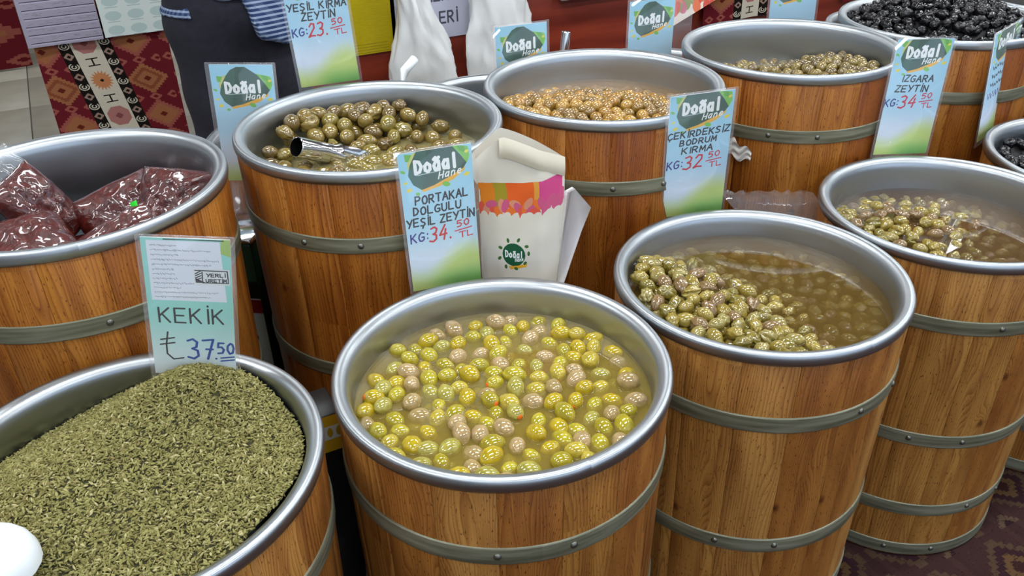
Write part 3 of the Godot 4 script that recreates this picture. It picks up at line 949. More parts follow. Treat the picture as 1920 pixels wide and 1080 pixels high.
# a laminated card in a clear sleeve: foot at pos, width w, turned by yaw, leaning by roll and pitch
func card(im: Image, pos: Vector3, w: float, yaw: float, roll: float, pitch: float, label: String, sleeve := Vector4(0.006, 0.006, 0.004, 0.012)) -> Node3D:
	var h := w * im.get_height() / im.get_width()
	var t := thing("price_card", label, "sign", pos, "price cards of the olive stall")
	t.basis = Basis(Vector3.UP, yaw) * Basis(Vector3.RIGHT, pitch) * Basis(Vector3.BACK, roll)
	var st := begin()
	var z := 0.0006
	quad(st, Vector3(-w / 2, 0, z), Vector3(w / 2, 0, z), Vector3(w / 2, h, z), Vector3(-w / 2, h, z))
	part("printed_paper", done(st, false), tex_mat(im, 0.45, 0.4), t)
	part("paper_back", box_mesh(Vector3(w, h, 0.001), 0.0, Vector3(0, h / 2, 0)), M.paper, t)
	var sw := w + sleeve.x + sleeve.y
	var sh := h + sleeve.z + sleeve.w
	part("clear_sleeve", box_mesh(Vector3(sw, sh, 0.0032), 0.0008, Vector3((sleeve.y - sleeve.x) / 2, (h + sleeve.z - sleeve.w) / 2, 0)), M.clear, t)
	return t

func make_cards() -> void:
	M.paper = mat(Color(0.9, 0.91, 0.92), 0.7)
	var s := float(CARD_W)
	var base := card_image(0.0, 2.08)
	var low := card_image(0.17, 2.08)
	var im := base.duplicate()
	write(im, "PORTAKAL", 0.17 * s, 0.93 * s, 0.64 * s, 0.115 * s, 0.021 * s, INK, -0.02, 0.05, 0.05)
	write(im, "DOLGULU", 0.13 * s, 0.82 * s, 0.80 * s, 0.11 * s, 0.021 * s, INK, -0.02, 0.05, 0.05)
	write(im, "YEŞİL ZEYTİN", 0.02 * s, 1.0 * s, 0.965 * s, 0.115 * s, 0.021 * s, INK, -0.02, 0.05, 0.05)
	price(im, "34.", 1.13)
	card(im, at(0.4724, 0.716, 1.192), 0.1215, -0.172, 0.023, -0.014, "blue and green price card standing behind the stuffed olives, KG 34.50")
	im = base.duplicate()
	write(im, "ÇEKİRDEKSİZ", 0.0 * s, 1.0 * s, 0.60 * s, 0.10 * s, 0.020 * s, INK, -0.03, 0.1, 0.05)
	write(im, "BODRUM", 0.20 * s, 0.80 * s, 0.735 * s, 0.09 * s, 0.020 * s, INK, -0.02, 0.1, 0.05)
	write(im, "KIRMA", 0.24 * s, 0.76 * s, 0.87 * s, 0.10 * s, 0.020 * s, INK, -0.02, 0.1, 0.05)
	price(im, "32", 1.03, 0.02)
	card(im, at(1.0114, 0.718, 1.205), 0.124, -0.293, 0.044, 0.099, "blue and green price card standing behind the cracked olives, KG 32.50")
	im = base.duplicate()
	write(im, "IZGARA", 0.22 * s, 0.82 * s, 0.62 * s, 0.11 * s, 0.021 * s, INK, 0.02, 0.12, 0.05)
	write(im, "ZEYTİN", 0.14 * s, 0.76 * s, 0.80 * s, 0.11 * s, 0.021 * s, INK, 0.02, 0.12, 0.05)
	price(im, "34", 0.99, 0.0)
	card(im, at(1.5778, 0.7326, 1.194), 0.1224, -0.395, -0.019, -0.014, "blue and green price card behind the brown brine at the right, KG 34.50")
	im = base.duplicate()
	for k in 3:   # three lines of handwriting too foreshortened to read
		var sq := []
		for q in 18: sq.append(Vector2(0.14 + q * 0.042, 0.66 + k * 0.17 + (0.045 if q % 2 else -0.045) * (0.6 + 0.4 * sin(q * 2.3 + k))) * s)
		stroke(im, sq, 0.021 * s, INK)
	var sq2 := []
	for q in 12: sq2.append(Vector2(0.1 + q * 0.05, 1.2 + (0.06 if q % 2 else -0.06)) * s)
	stroke(im, sq2, 0.018 * s, BLUE)
	card(im, at(1.9311, 0.700, 1.226), 0.126, 0.223, 0.091, -0.047, "price card turned edge-on beside the black olives at the right edge")
	im = base.duplicate()
	write(im, "YEŞİL KIRMA", 0.02 * s, 1.0 * s, 0.68 * s, 0.11 * s, 0.021 * s, INK, 0.0, 0.08, 0.05)
	write(im, "ZEYTİN", 0.22 * s, 0.80 * s, 0.84 * s, 0.12 * s, 0.021 * s, INK, -0.02, 0.1, 0.05)
	price(im, "23.", 1.02, 0.03)
	card(im, at(0.4639, 0.922, 1.762), 0.1236, -0.231, 0.049, 0.072, "blue and green price card standing behind the steel scoop barrel, KG 23.50")
	var logo := low.duplicate()
	card(logo, at(0.268, 0.751, 1.738), 0.121, -0.35, -0.065, 0.052, "leaf logo card in a long sleeve in front of the dark trousers", Vector4(0.008, 0.006, 0.004, 0.10))
	card(logo, at(0.922, 0.741, 1.748), 0.121, -0.25, 0.035, 0.053, "leaf logo card behind the orange-tan olives, next to the white bag")
	card(logo, at(1.2838, 0.754, 1.752), 0.12, -0.19, 0.019, 0.049, "leaf logo card with a wide shiny sleeve between the tan and brown olives", Vector4(0.006, 0.05, 0.004, 0.012))
	card(logo, at(1.7675, 0.77, 1.764), 0.122, -0.54, 0.045, 0.055, "leaf logo card cut by the top edge behind the olive-brown olives")
	# the herb card
	var h := int(s * 2.08)
	im = Image.create(CARD_W, h, false, Image.FORMAT_RGB8)
	for y in h:
		var f := float(y) / h
		im.fill_rect(Rect2i(0, y, CARD_W, 1), Color(0.60, 0.86, 0.82).lerp(Color(0.90, 0.94, 0.95), smoothstep(0.42, 0.98, f)))
	poly(im, PackedVector2Array([Vector2(0.9, 0.0) * s, Vector2(1, 0) * s, Vector2(1, 0.25) * s, Vector2(0.88, 0.2) * s]), Color(0.66, 0.78, 0.40))
	poly(im, PackedVector2Array([Vector2(0.06, 0.04) * s, Vector2(0.88, 0.04) * s, Vector2(0.93, 0.92) * s, Vector2(0.06, 0.90) * s]), Color(0.90, 0.92, 0.96))
	im.fill_rect(Rect2i(int(0.25 * s), int(0.015 * s), int(0.68 * s), 5), Color(0.1, 0.12, 0.12))
	var line_len := [0.28, 0.66, 0.3, 0.76, 0.66, 0.24, 0.24, 0.26, 0.62, 0.3, 0.74, 0.64]
	for k in line_len.size():
		var y: float = (0.09 + k * 0.068) * s
		var x := 0.1 * s
		while x < (0.1 + line_len[k]) * s:
			stroke(im, [Vector2(x, y + rng.randf_range(0, 6)), Vector2(x + 4, y + rng.randf_range(4, 12))], 2.2, Color(0.42, 0.44, 0.48))
			x += rng.randf_range(5, 9)
	im.fill_rect(Rect2i(int(0.56 * s), int(0.43 * s), int(0.42 * s), int(0.235 * s)), Color(0.88, 0.9, 0.9))
	for k in [[0.58, 0.45, 0.95, 0.455], [0.95, 0.455, 0.96, 0.63], [0.96, 0.63, 0.66, 0.63], [0.66, 0.47, 0.66, 0.63]]:
		stroke(im, [Vector2(k[0], k[1]) * s, Vector2(k[2], k[3]) * s], 5, INK)
	poly(im, PackedVector2Array([Vector2(0.58, 0.63) * s, Vector2(0.58, 0.56) * s, Vector2(0.70, 0.63) * s]), INK)
	for k in 4: stroke(im, [Vector2(0.58, 0.50 + k * 0.03) * s, Vector2(0.645, 0.455 + k * 0.035) * s], 5, INK)
	write(im, "YERLİ", 0.71 * s, 0.94 * s, 0.495 * s, 0.045 * s, 4.5, INK)
	write(im, "ÜRETİM".replace("Ü", "U"), 0.70 * s, 0.95 * s, 0.575 * s, 0.045 * s, 4.5, INK)
	write(im, "KEKİK", 0.12 * s, 0.93 * s, 1.02 * s, 0.22 * s, 0.024 * s, INK, 0.03)
	stroke(im, [Vector2(0.20, 1.40) * s, Vector2(0.17, 1.6) * s, Vector2(0.17, 1.75) * s, Vector2(0.24, 1.84) * s, Vector2(0.36, 1.82) * s], 0.02 * s, INK)
	stroke(im, [Vector2(0.11, 1.52) * s, Vector2(0.27, 1.49) * s], 0.021 * s, INK)
	stroke(im, [Vector2(0.10, 1.60) * s, Vector2(0.27, 1.57) * s], 0.021 * s, INK)
	var pen := Color(0.10, 0.27, 0.62)
	write(im, "37", 0.42 * s, 0.80 * s, 1.51 * s, 0.32 * s, 0.03 * s, pen, 0.02)
	blob(im, Vector2(0.76, 1.83) * s, 6, 6, pen)
	write(im, "50", 0.78 * s, 1.02 * s, 1.57 * s, 0.17 * s, 0.028 * s, pen, 0.05)
	stroke(im, [Vector2(0.82, 1.82) * s, Vector2(0.98, 1.80) * s], 0.022 * s, pen)
	stroke(im, [Vector2(0.82, 1.87) * s, Vector2(0.98, 1.85) * s], 0.022 * s, pen)
	card(im, at(0.0364, 0.7395, 1.1053), 0.1115, -0.32, -0.155, 0.088, "pale turquoise price card stuck in the dried herb, handwritten 37.50")

# ---------------------------------------------------------------- behind the barrels
func kilim_image() -> Image:
	var im := Image.create(512, 1024, false, Image.FORMAT_RGB8)
	im.fill(Color(0.37, 0.11, 0.14))
	var gold := Color(0.56, 0.36, 0.24)
	var rose := Color(0.55, 0.30, 0.26)
	var cream := Color(0.72, 0.69, 0.62)
	var inkc := Color(0.10, 0.09, 0.08)
	for side in 2:
		var cx := 105.0 if side == 0 else 432.0
		for k in 5:
			var cy := 70.0 + k * 215.0
			diamond(im, Vector2(cx, cy), 78, 84, gold if k % 2 else rose, 7)
			diamond(im, Vector2(cx, cy), 58, 62, Color(0.48, 0.26, 0.18) if k % 2 else gold, 6)
			diamond(im, Vector2(cx, cy), 40, 42, gold, 5)
			diamond(im, Vector2(cx, cy), 14, 14, Color(0.36, 0.14, 0.10), 3)
			for q in [Vector2(-70, 108), Vector2(70, 108), Vector2(0, 108)]:
				diamond(im, Vector2(cx, cy) + q, 24, 22, rose, 4)
				diamond(im, Vector2(cx, cy) + q, 9, 8, Color(0.35, 0.10, 0.12), 2)
	for x in [190.0, 338.0]:
		im.fill_rect(Rect2i(int(x) - 22, 0, 44, 1024), inkc)
		for k in 18:
			var c := Vector2(x, 28 + k * 57)
			if k % 2:
				diamond(im, c, 18, 20, Color(0.55, 0.45, 0.40), 4)
				diamond(im, c, 7, 8, inkc, 2)
			else:
				for r in [18.0, 8.0]:
					var arc := []
					for q in 9: arc.append(c + Vector2(cos(q * 0.62 - 0.6) * r, sin(q * 0.62 - 0.6) * r))
					stroke(im, arc, 5, cream)
	im.fill_rect(Rect2i(212, 0, 104, 1024), cream)
	for k in 5:
		var c := Vector2(264, 60 + k * 210)
		var pink := k % 2 == 0
		if pink:
			var oct := PackedVector2Array()
			for q in 8: oct.append(c + Vector2(cos(TAU * (q + 0.5) / 8) * 46, sin(TAU * (q + 0.5) / 8) * 60))
			poly(im, oct, Color(0.60, 0.40, 0.38))
			diamond(im, c, 14, 16, Color(0.45, 0.26, 0.26), 3)
		else:
			var star := PackedVector2Array()
			for q in 36: star.append(c + Vector2(cos(TAU * q / 36), sin(TAU * q / 36)) * (48.0 if q % 2 else 32.0) * Vector2(0.9, 1.2))
			poly(im, star, Color(0.68, 0.45, 0.30))
			diamond(im, c, 7, 8, inkc, 2)
		for yy in [86.0, 124.0]: stroke(im, [c + Vector2(-20, yy), c + Vector2(20, yy)], 6, inkc)
		stroke(im, [c + Vector2(0, 86), c + Vector2(0, 124)], 6, inkc)
	for k in 14000:
		var px := rng.randi() % 511
		var py := rng.randi() % 1023
		im.set_pixel(px, py, im.get_pixel(px, py).darkened(rng.randf() * 0.4))
	return im

# a cloth hanging in front of v, from y1 down to y0, u0..u1, with soft folds
func cloth(u0: float, u1: float, y0: float, y1: float, v: float, fold: float, sd: float, skew := 0.0) -> ArrayMesh:
	var st := begin()
	for face in 2:
		var pts := []
		for r in 25:
			var y := lerpf(y1, y0, r / 24.0)
			for c in 25:
				var u := lerpf(u0, u1, c / 24.0)
				var w := fold * (0.5 + 0.5 * sin(u * 31.0 + sd + 0.8 * sin(y * 5.0))) * (0.3 + 0.7 * r / 24.0)
				pts.append(at(u + skew * (y - y1), y, v - w - (0.004 if face == 0 else 0.0)))
		sheet(st, pts, 25, face == 1)
	return done(st)

func make_background() -> void:
	var kim := kilim_image()
	var km := tex_mat(kim, 0.95, 0.1, true)
	km.uv1_scale = Vector3(1, 0.62, 1)
	var rim_k := mat(Color(0.70, 0.66, 0.56), 0.9)
	# kilim covered stand on the left with two laminated sheets
	var stand := thing("display_stand", "tall stand draped with a dark red kilim, left of the standing person", "stand", at(0.09, 0, 3.6))
	part("body", box_mesh(Vector3(0.42, 1.06, 0.36), 0.01, Vector3(0, 0.53, 0)), mat(Color(0.25, 0.2, 0.18), 0.8), stand)
	var kl := part("kilim_cloth", kilim_sheet(-0.13, 0.31, 0.02, 1.09, 3.40), km)
	tag(kl, "dark red kilim with orange diamonds hanging behind the red bags barrel", "kilim")
	var im := Image.create(384, 300, false, Image.FORMAT_RGB8)
	im.fill(Color(0.60, 0.58, 0.64))
	for k in 7:
		var y := 20 + k * 43
		im.fill_rect(Rect2i(20, y, 360, 4), Color(0.20, 0.18, 0.24))
		im.fill_rect(Rect2i(20, y + 4, 360, 7), Color(0.68, 0.66, 0.74))
		for q in 16: im.fill_rect(Rect2i(24 + rng.randi() % 330, y + 14 + rng.randi() % 20, 10 + rng.randi() % 24, 3), Color(0.52, 0.5, 0.56))
	sheet_sign(im, -0.145, 0.097, 0.708, 0.90, 3.372, "grey laminated sheet with ruled lines pinned to the kilim stand")
	im = Image.create(384, 300, false, Image.FORMAT_RGB8)
	im.fill(Color(0.80, 0.84, 0.82))
	for j in 4:
		for i in 3:
			blob(im, Vector2(70 + i * 125, 32 + j * 78), 46, 26, Color(0.69, 0.76, 0.75))
			im.fill_rect(Rect2i(34 + i * 125, 62 + j * 78, 70, 4), Color(0.62, 0.68, 0.68))
	sheet_sign(im, 0.103, 0.335, 0.710, 0.90, 3.374, "pale sheet with a grid of small pictures pinned to the kilim stand")
	# far cloth at the left edge
	var far := part("far_kilim", cloth(-2.3, -0.26, 0.012, 1.0, 6.0, 0.03, 1.0), km)
	tag(far, "red and brown kilim hanging far off at the top left corner", "kilim")
	var bench := thing("bench", "bench under the far kilim at the top left", "bench", at(-1.28, 0, 6.3))
	part("body", box_mesh(Vector3(2.0, 0.98, 0.5), 0.01, Vector3(0, 0.49, 0)), mat(Color(0.45, 0.38, 0.3), 0.8), bench)
	# red-brown counter
	var wn := FastNoiseLite.new()
	wn.seed = 40
	wn.frequency = 0.02
	wn.fractal_octaves = 4
	var wim := Image.create(256, 256, false, Image.FORMAT_RGB8)
	for y in 256:
		for x in 256:
			wim.set_pixel(x, y, Color(0.52, 0.20, 0.125).lerp(Color(0.42, 0.14, 0.085), clampf(0.5 + wn.get_noise_2d(x * 0.25, y * 3.0), 0, 1)))
	var wm := tex_mat(wim, 0.4, 0.4, true)
	wm.uv1_scale = Vector3(0.8, 0.8, 1)
	var counter := thing("counter", "long red-brown wooden counter behind the barrels", "counter", at(2.75, 0, 3.7))
	part("front_panel", box_mesh(Vector3(4.2, 0.86, 0.03), 0.002, Vector3(0, 0.46, 0.285)), wm, counter)
	part("plinth", box_mesh(Vector3(4.1, 0.08, 0.5), 0.002, Vector3(0, 0.04, 0)), M.dark, counter)
	part("side_panel", box_mesh(Vector3(0.03, 0.86, 0.54), 0.002, Vector3(-2.08, 0.46, 0)), wm, counter)
	part("worktop", box_mesh(Vector3(4.26, 0.04, 0.66), 0.006, Vector3(0, 0.91, 0)), wm, counter)
	# yellow paper and white notice on the panel
	var yim := Image.create(256, 384, false, Image.FORMAT_RGB8)
	for y in 384:
		for x in 256: yim.set_pixel(x, y, Color(0.76, 0.68, 0.07).darkened(0.06 * (0.5 + wn.get_noise_2d(x * 1.0, y * 6.0))))
	for k in 4: yim.fill_rect(Rect2i(10 + k, 340 + k * 12, 200, 2), Color(0.50, 0.45, 0.08))
	sheet_sign(yim, 0.975, 1.197, 0.505, 0.86, 3.395, "plain yellow paper sheet taped to the red-brown counter")
	var sim := Image.create(384, 300, false, Image.FORMAT_RGB8)
	sim.fill(Color(0.80, 0.81, 0.88))
	write(sim, "MEK", 168, 290, 95, 46, 8, Color(0.30, 0.31, 0.36))
	write(sim, "ERİ", 232, 330, 190, 46, 8, Color(0.30, 0.31, 0.36))
	sheet_sign(sim, 1.18, 1.535, 0.525, 0.82, 3.395, "white paper notice lettered in grey between the two white bags")
	# white carrier bags hanging on the counter
	white_bag(1.105, 1.410, 1.225, 3.28, 0.33, 5, 0.40, "crumpled white plastic bag hanging beside the yellow sheet")
	white_bag(1.455, 1.775, 1.62, 3.28, 0.31, 8, 0.80, "crumpled white plastic bag hanging right of the lettered notice")
	# roll on the counter front
	var roll := thing("paper_roll", "white paper roll fixed to the counter at the top edge", "roll", at(2.26, 0.650, 3.352))
	var st := begin()
	lathe(st, [Vector2(0.012, -0.3), Vector2(0.03, -0.3), Vector2(0.031, -0.298), Vector2(0.031, 0.298), Vector2(0.03, 0.3), Vector2(0.012, 0.3), Vector2(0.012, -0.3)], 24)
	var rl := part("paper", done(st), mat(Color(0.85, 0.86, 0.86), 0.8), roll)
	rl.rotation.z = PI / 2
	for sgn in [-1, 1]: part("bracket", box_mesh(Vector3(0.01, 0.03, 0.05), 0.001, Vector3(sgn * 0.29, 0.0, -0.01)), M.dark, roll)
	# printed bag and kilim pieces at the top right
	var bim := Image.create(256, 256, false, Image.FORMAT_RGB8)
	bim.fill(Color(0.82, 0.78, 0.74))
	for k in 40: blob(bim, Vector2(rng.randi() % 256, 170 + rng.randi() % 60), 14, 20, [Color(0.75, 0.25, 0.18), Color(0.80, 0.40, 0.25), Color(0.45, 0.5, 0.2), Color(0.7, 0.3, 0.4)][k % 4], rng.randf() * 3)
	var pb := part("printed_bag", slab(PackedVector2Array([Vector2(0, 0), Vector2(0.37, 0.14), Vector2(0.37, 0.5), Vector2(0, 0.5)]), 0.03), tex_mat(bim, 0.6), null, at(2.55, 0.435, 3.33))
	tag(pb, "paper bag with a red flower print hanging at the top edge", "bag")
	var k2 := part("kilim_runner", cloth(2.78, 3.36, 0.40, 0.885, 3.385, 0.012, 2.0), km)
	tag(k2, "cream and brown kilim runner over the counter at the top", "kilim")
	var k3 := part("kilim_runner", cloth(3.72, 4.5, 0.40, 0.885, 3.385, 0.012, 4.0), km)
	tag(k3, "cream and red kilim runner at the top, left of the black olive heap", "kilim")
	make_person()

# the kilim of the stand: the pattern runs askew
func kilim_sheet(u0: float, u1: float, y0: float, y1: float, v: float) -> ArrayMesh:
	var st := begin()
	for face in 2:
		for r in 20:
			for c in 16:
				var q := []
				var uv := []
				for k in [[r + 1, c], [r + 1, c + 1], [r, c + 1], [r, c]]:
					var y := lerpf(y1, y0, k[0] / 20.0)
					var u := lerpf(u0, u1, k[1] / 16.0)
					var w := 0.008 * (0.5 + 0.5 * sin(u * 24.0 + y * 3.0))
					q.append(at(u, y, v - w - (0.004 if face == 0 else 0.0)))
					var fx := (u - u0) / (u1 - u0)
					uv.append(Vector2(0.02 + fx * 0.96 - (0.70 - y) * 0.42 + 0.15, (1.1 - y) * 2.4 - 0.21))
				if face == 0: quad(st, q[0], q[1], q[2], q[3], uv[0], uv[1], uv[2], uv[3])
				else: quad(st, q[1], q[0], q[3], q[2], uv[1], uv[0], uv[3], uv[2])
	return done(st)

func slab(shape: PackedVector2Array, depth: float) -> ArrayMesh:
	var st := begin()
	var t := Geometry2D.triangulate_polygon(shape)
	var lo := shape[0]
	var hi := shape[0]
	for p in shape:
		lo = lo.min(p)
		hi = hi.max(p)
	var uv := func(p: Vector2) -> Vector2: return Vector2((p.x - lo.x) / (hi.x - lo.x), 1 - (p.y - lo.y) / (hi.y - lo.y))
	for side in [1, -1]:
		for i in range(0, t.size(), 3):
			var a := shape[t[i]]
			var b := shape[t[i + 1]]
			var c := shape[t[i + 2]]
			if ((b - a).cross(c - a) > 0) != (side > 0):
				var x := b
				b = c
				c = x
			for p in [a, c, b]: vert(st, Vector3(p.x, p.y, side * depth / 2), uv.call(p))
	var ccw := not Geometry2D.is_polygon_clockwise(shape)
	for i in shape.size():
		var a := shape[i]
		var b := shape[(i + 1) % shape.size()]
		if ccw:
			var x := a
			a = b
			b = x
		quad(st, Vector3(b.x, b.y, depth / 2), Vector3(a.x, a.y, depth / 2), Vector3(a.x, a.y, -depth / 2), Vector3(b.x, b.y, -depth / 2), uv.call(b), uv.call(a), uv.call(a), uv.call(b))
	return done(st, false)

func sheet_sign(im: Image, u0: float, u1: float, y0: float, y1: float, v: float, label: String) -> void:
	var t := thing("paper_sheet", label, "sheet", at((u0 + u1) / 2, y0, v))
	var w := u1 - u0
	var h := y1 - y0
	var st := begin()
	quad(st, Vector3(-w / 2, 0, 0.0011), Vector3(w / 2, 0, 0.0011), Vector3(w / 2, h, 0.0011), Vector3(-w / 2, h, 0.0011))
	part("printed_face", done(st, false), tex_mat(im, 0.35, 0.5), t)
	part("sheet_back", box_mesh(Vector3(w, h, 0.002), 0.0, Vector3(0, h / 2, 0)), mat(Color(0.85, 0.85, 0.85), 0.7), t)

func white_bag(u0: float, u1: float, um: float, v: float, y0: float, sd: int, narrow: float, label: String) -> void:
	var n := FastNoiseLite.new()
	n.seed = sd
	n.frequency = 1.0
	n.fractal_octaves = 3
	var t := thing("plastic_bag", label, "bag", at(um, y0, v), "white bags on the counter")
	var pts := []
	var rows := 26
	var cols := 40
	for r in rows + 1:
		var f := float(r) / rows
		var y := 0.64 * f
		var wide: float = lerpf(1.0, narrow, smoothstep(0.05, 0.65, f)) if f < 0.80 else lerpf(narrow, 0.10, (f - 0.80) / 0.20)
		var deep := 0.062 * sin(PI * clampf(0.12 + f * 0.86, 0, 1)) + 0.008
		var mid := lerpf((u0 + u1) / 2 - um, 0.0, smoothstep(0.2, 0.9, f))
		if r == 0: wide = 0.85; deep = 0.01
		for c in cols:
			var a := TAU * c / cols
			var k := n.get_noise_3d(cos(a) * 1.4, f * 2.2, sin(a) * 1.4)
			var fold := 0.11 * (1.0 - absf(n.get_noise_2d(a * 1.9 - f * 3.5, f * 1.1)) * 3.0) * smoothstep(0.0, 0.3, f)
			var rr := 1.0 + k * 0.28 + fold * 0.5
			pts.append(Vector3(mid + cos(a) * (u1 - u0) / 2 * wide * rr, y, sin(a) * deep * (1.0 + 0.5 * k + fold)))
	var st := begin()
	sheet(st, pts, cols, true, true)
	var m := mat(Color(0.96, 0.97, 0.97), 0.35)
	m.backlight_enabled = true
	m.backlight = Color(0.5, 0.5, 0.5)
	part("film", done(st), m, t)
	var st2 := begin()
	tube(st2, [Vector3(0, 0.60, 0), Vector3(0, 0.66, 0.0), Vector3(0, 0.665, -0.05), Vector3(0, 0.63, -0.06)], 0.006, 8)
	part("hook", done(st2), M.chrome, t)

func make_person() -> void:
	# stands behind the third row, turned towards the stall; dark trousers, striped shirt
	var p := thing("person", "standing person in dark navy trousers and a blue striped shirt", "person", at(0.42, 0, 2.52))
	var skin := mat(Color(0.72, 0.50, 0.38), 0.55)
	var head := Vector3(0, 1.62, 0.02)
	var bones := [[Vector3(-0.06, 0.92, 0), Vector3(0.06, 0.92, 0), 0.095, 0.095], [Vector3(0, 0.97, 0), Vector3(0, 1.18, 0), 0.11, 0.13], [Vector3(-0.09, 1.33, 0), Vector3(0.09, 1.33, 0), 0.12, 0.12], [Vector3(0, 1.40, -0.01), Vector3(0, 1.55, 0.0), 0.06, 0.055],
		[head + Vector3(0, 0.03, -0.01), head + Vector3(0, -0.03, 0.015), 0.092, 0.07], [head + Vector3(0, -0.09, 0.04), head + Vector3(0, -0.085, 0.045), 0.04, 0.035], [head + Vector3(0, 0.01, 0.09), head + Vector3(0, -0.025, 0.108), 0.010, 0.016],
		[head + Vector3(-0.085, 0.02, 0), head + Vector3(-0.088, -0.03, 0), 0.018, 0.013], [head + Vector3(0.085, 0.02, 0), head + Vector3(0.088, -0.03, 0), 0.018, 0.013]]
	var arm_bones := []
	for s in [-1, 1]:
		var sh := Vector3(s * 0.19, 1.38, 0)
		var el := Vector3(-0.19, 1.13, -0.05) if s < 0 else Vector3(0.225, 1.14, 0.02)
		var wr: Vector3 = Vector3(-0.11, 1.17, 0.17) if s < 0 else Vector3(0.075, 1.18, 0.19)
		arm_bones += [[sh, el, 0.055, 0.043], [el, wr, 0.042, 0.028]]
		bones += [[Vector3(s * 0.08, 0.88, 0), Vector3(s * 0.09, 0.48, 0.01), 0.074, 0.056], [Vector3(s * 0.09, 0.48, 0.01), Vector3(s * 0.095, 0.09, -0.015), 0.058, 0.038], [Vector3(s * 0.095, 0.05, -0.01), Vector3(s * 0.11, 0.035, 0.13), 0.04, 0.03]]
		# palm, four fingers and a thumb
		var d: Vector3 = (wr - el).normalized()
		var side: Vector3 = d.cross(Vector3(0, 0, 1)).normalized() * s
		var fwd: Vector3 = side.cross(d).normalized()
		bones.append([wr, wr + d * 0.07, 0.026, 0.03])
		for k in 4:
			var base: Vector3 = wr + d * 0.075 + side * (k - 1.5) * 0.021
			var l: float = [0.036, 0.043, 0.040, 0.031][k]
			var knuckle: Vector3 = base + d * l + fwd * 0.006
			bones += [[base - d * 0.02, knuckle, 0.0095, 0.009], [knuckle, knuckle + (d + fwd * 0.6).normalized() * l * 0.8, 0.009, 0.0075]]
		bones.append([wr + d * 0.025 + side * -0.028, wr + d * 0.07 + side * -0.055 + fwd * 0.012, 0.011, 0.009])
	bones += arm_bones
	var body_f := func(q: Vector3) -> float: return body(q, bones, 0.03)
	# the bare body shows only at the head, neck and hands
	var st := SurfaceTool.new()
	var flesh := nets(Vector3(-0.34, 0.68, -0.18), Vector3(0.34, 1.78, 0.32), 0.0125, body_f)
	st.append_from(flesh, 0, Transform3D.IDENTITY)
	part("body", st.commit(), skin, p)
	var legs := []
	for s in [-1, 1]: legs += [[Vector3(s * 0.085, 0.90, 0), Vector3(s * 0.09, 0.48, 0.01), 0.101, 0.082], [Vector3(s * 0.09, 0.48, 0.01), Vector3(s * 0.095, 0.07, -0.01), 0.082, 0.072]]
	legs.append([Vector3(-0.05, 0.96, 0), Vector3(0.05, 0.96, 0), 0.135, 0.135])
	var tm := mat(Color(0.17, 0.17, 0.215), 0.95)
	tm.albedo_texture = noise_tex(0.05, 4, Color(0.8, 0.8, 0.8), Color(1, 1, 1), 128, 8)
	tm.uv1_triplanar = true
	tm.uv1_scale = Vector3(6, 6, 6)
	part("trousers", nets(Vector3(-0.26, 0.03, -0.16), Vector3(0.26, 1.08, 0.16), 0.0125, func(q: Vector3) -> float: return maxf(body(q, legs, 0.05) + 0.003 * sin(q.y * 38.0 + q.x * 20.0), maxf(0.06 - q.y, q.y - 1.06))), tm, p)
	var top := [[Vector3(-0.05, 0.90, 0), Vector3(0.05, 0.90, 0), 0.155, 0.155], [Vector3(0, 0.95, 0), Vector3(0, 1.18, 0), 0.150, 0.152], [Vector3(-0.10, 1.33, 0), Vector3(0.10, 1.33, 0), 0.134, 0.134]]
	for b in arm_bones: top.append([b[0], b[1], b[2] + 0.018, b[3] + 0.020])
	var shirt_f := func(q: Vector3) -> float:
		var hem := 0.862 + 0.012 * sin(q.x * 40.0)
		if q.z > -0.02: hem += 0.135 * smoothstep(0.035, -0.01, q.x) * smoothstep(-0.15, -0.12, q.x)
		if q.x < -0.13: hem = 0.945
		return maxf(body(q, top, 0.035) + 0.004 * sin(q.y * 26.0 + q.x * 30.0), maxf(hem - q.y, q.y - 1.46))
	var gi := Image.create(8, 64, false, Image.FORMAT_RGB8)
	gi.fill(Color(0.62, 0.68, 0.78))
	for k in 4: gi.fill_rect(Rect2i(0, k * 16, 8, 9), Color(0.20, 0.27, 0.42))
	var sm := tex_mat(gi, 0.85, 0.2, true)
	sm.uv1_triplanar = true
	sm.uv1_triplanar_sharpness = 1.0
	sm.uv1_scale = Vector3(20, 20, 20)
	part("shirt", nets(Vector3(-0.34, 0.80, -0.22), Vector3(0.34, 1.50, 0.32), 0.0115, shirt_f), sm, p)
	var shoe := mat(Color(0.08, 0.07, 0.07), 0.5)
	for s in [-1, 1]:
		part("shoe", nets(Vector3(s * 0.105 - 0.09, -0.004, -0.1), Vector3(s * 0.105 + 0.09, 0.12, 0.21), 0.01, func(q: Vector3) -> float: return maxf(body(q, [[Vector3(s * 0.095, 0.05, -0.03), Vector3(s * 0.11, 0.035, 0.14), 0.055, 0.045]], 0.03), -q.y)), shoe, p)
	var hair_f := func(q: Vector3) -> float: return maxf(q.distance_to(head + Vector3(0, 0.035, -0.018)) - 0.105, minf(0.02 - (q.y - head.y) + (q.z - 0.01) * 0.9, 0.2))
	part("hair", nets(head - Vector3(0.13, 0.12, 0.15), head + Vector3(0.13, 0.16, 0.13), 0.01, hair_f), mat(Color(0.08, 0.06, 0.05), 0.6), p)
	for s in [-1, 1]:
		var se := begin()
		lathe(se, [Vector2(0.0, -0.008), Vector2(0.007, -0.004), Vector2(0.008, 0.0), Vector2(0.007, 0.004), Vector2(0.0, 0.008)], 10)
		part("eye", done(se), mat(Color(0.15, 0.12, 0.1), 0.2), p, head + Vector3(s * 0.033, 0.012, 0.088))
	var mo := begin()
	box(mo, head + Vector3(0, -0.065, 0.079), Vector3(0.045, 0.009, 0.012), 0.003)
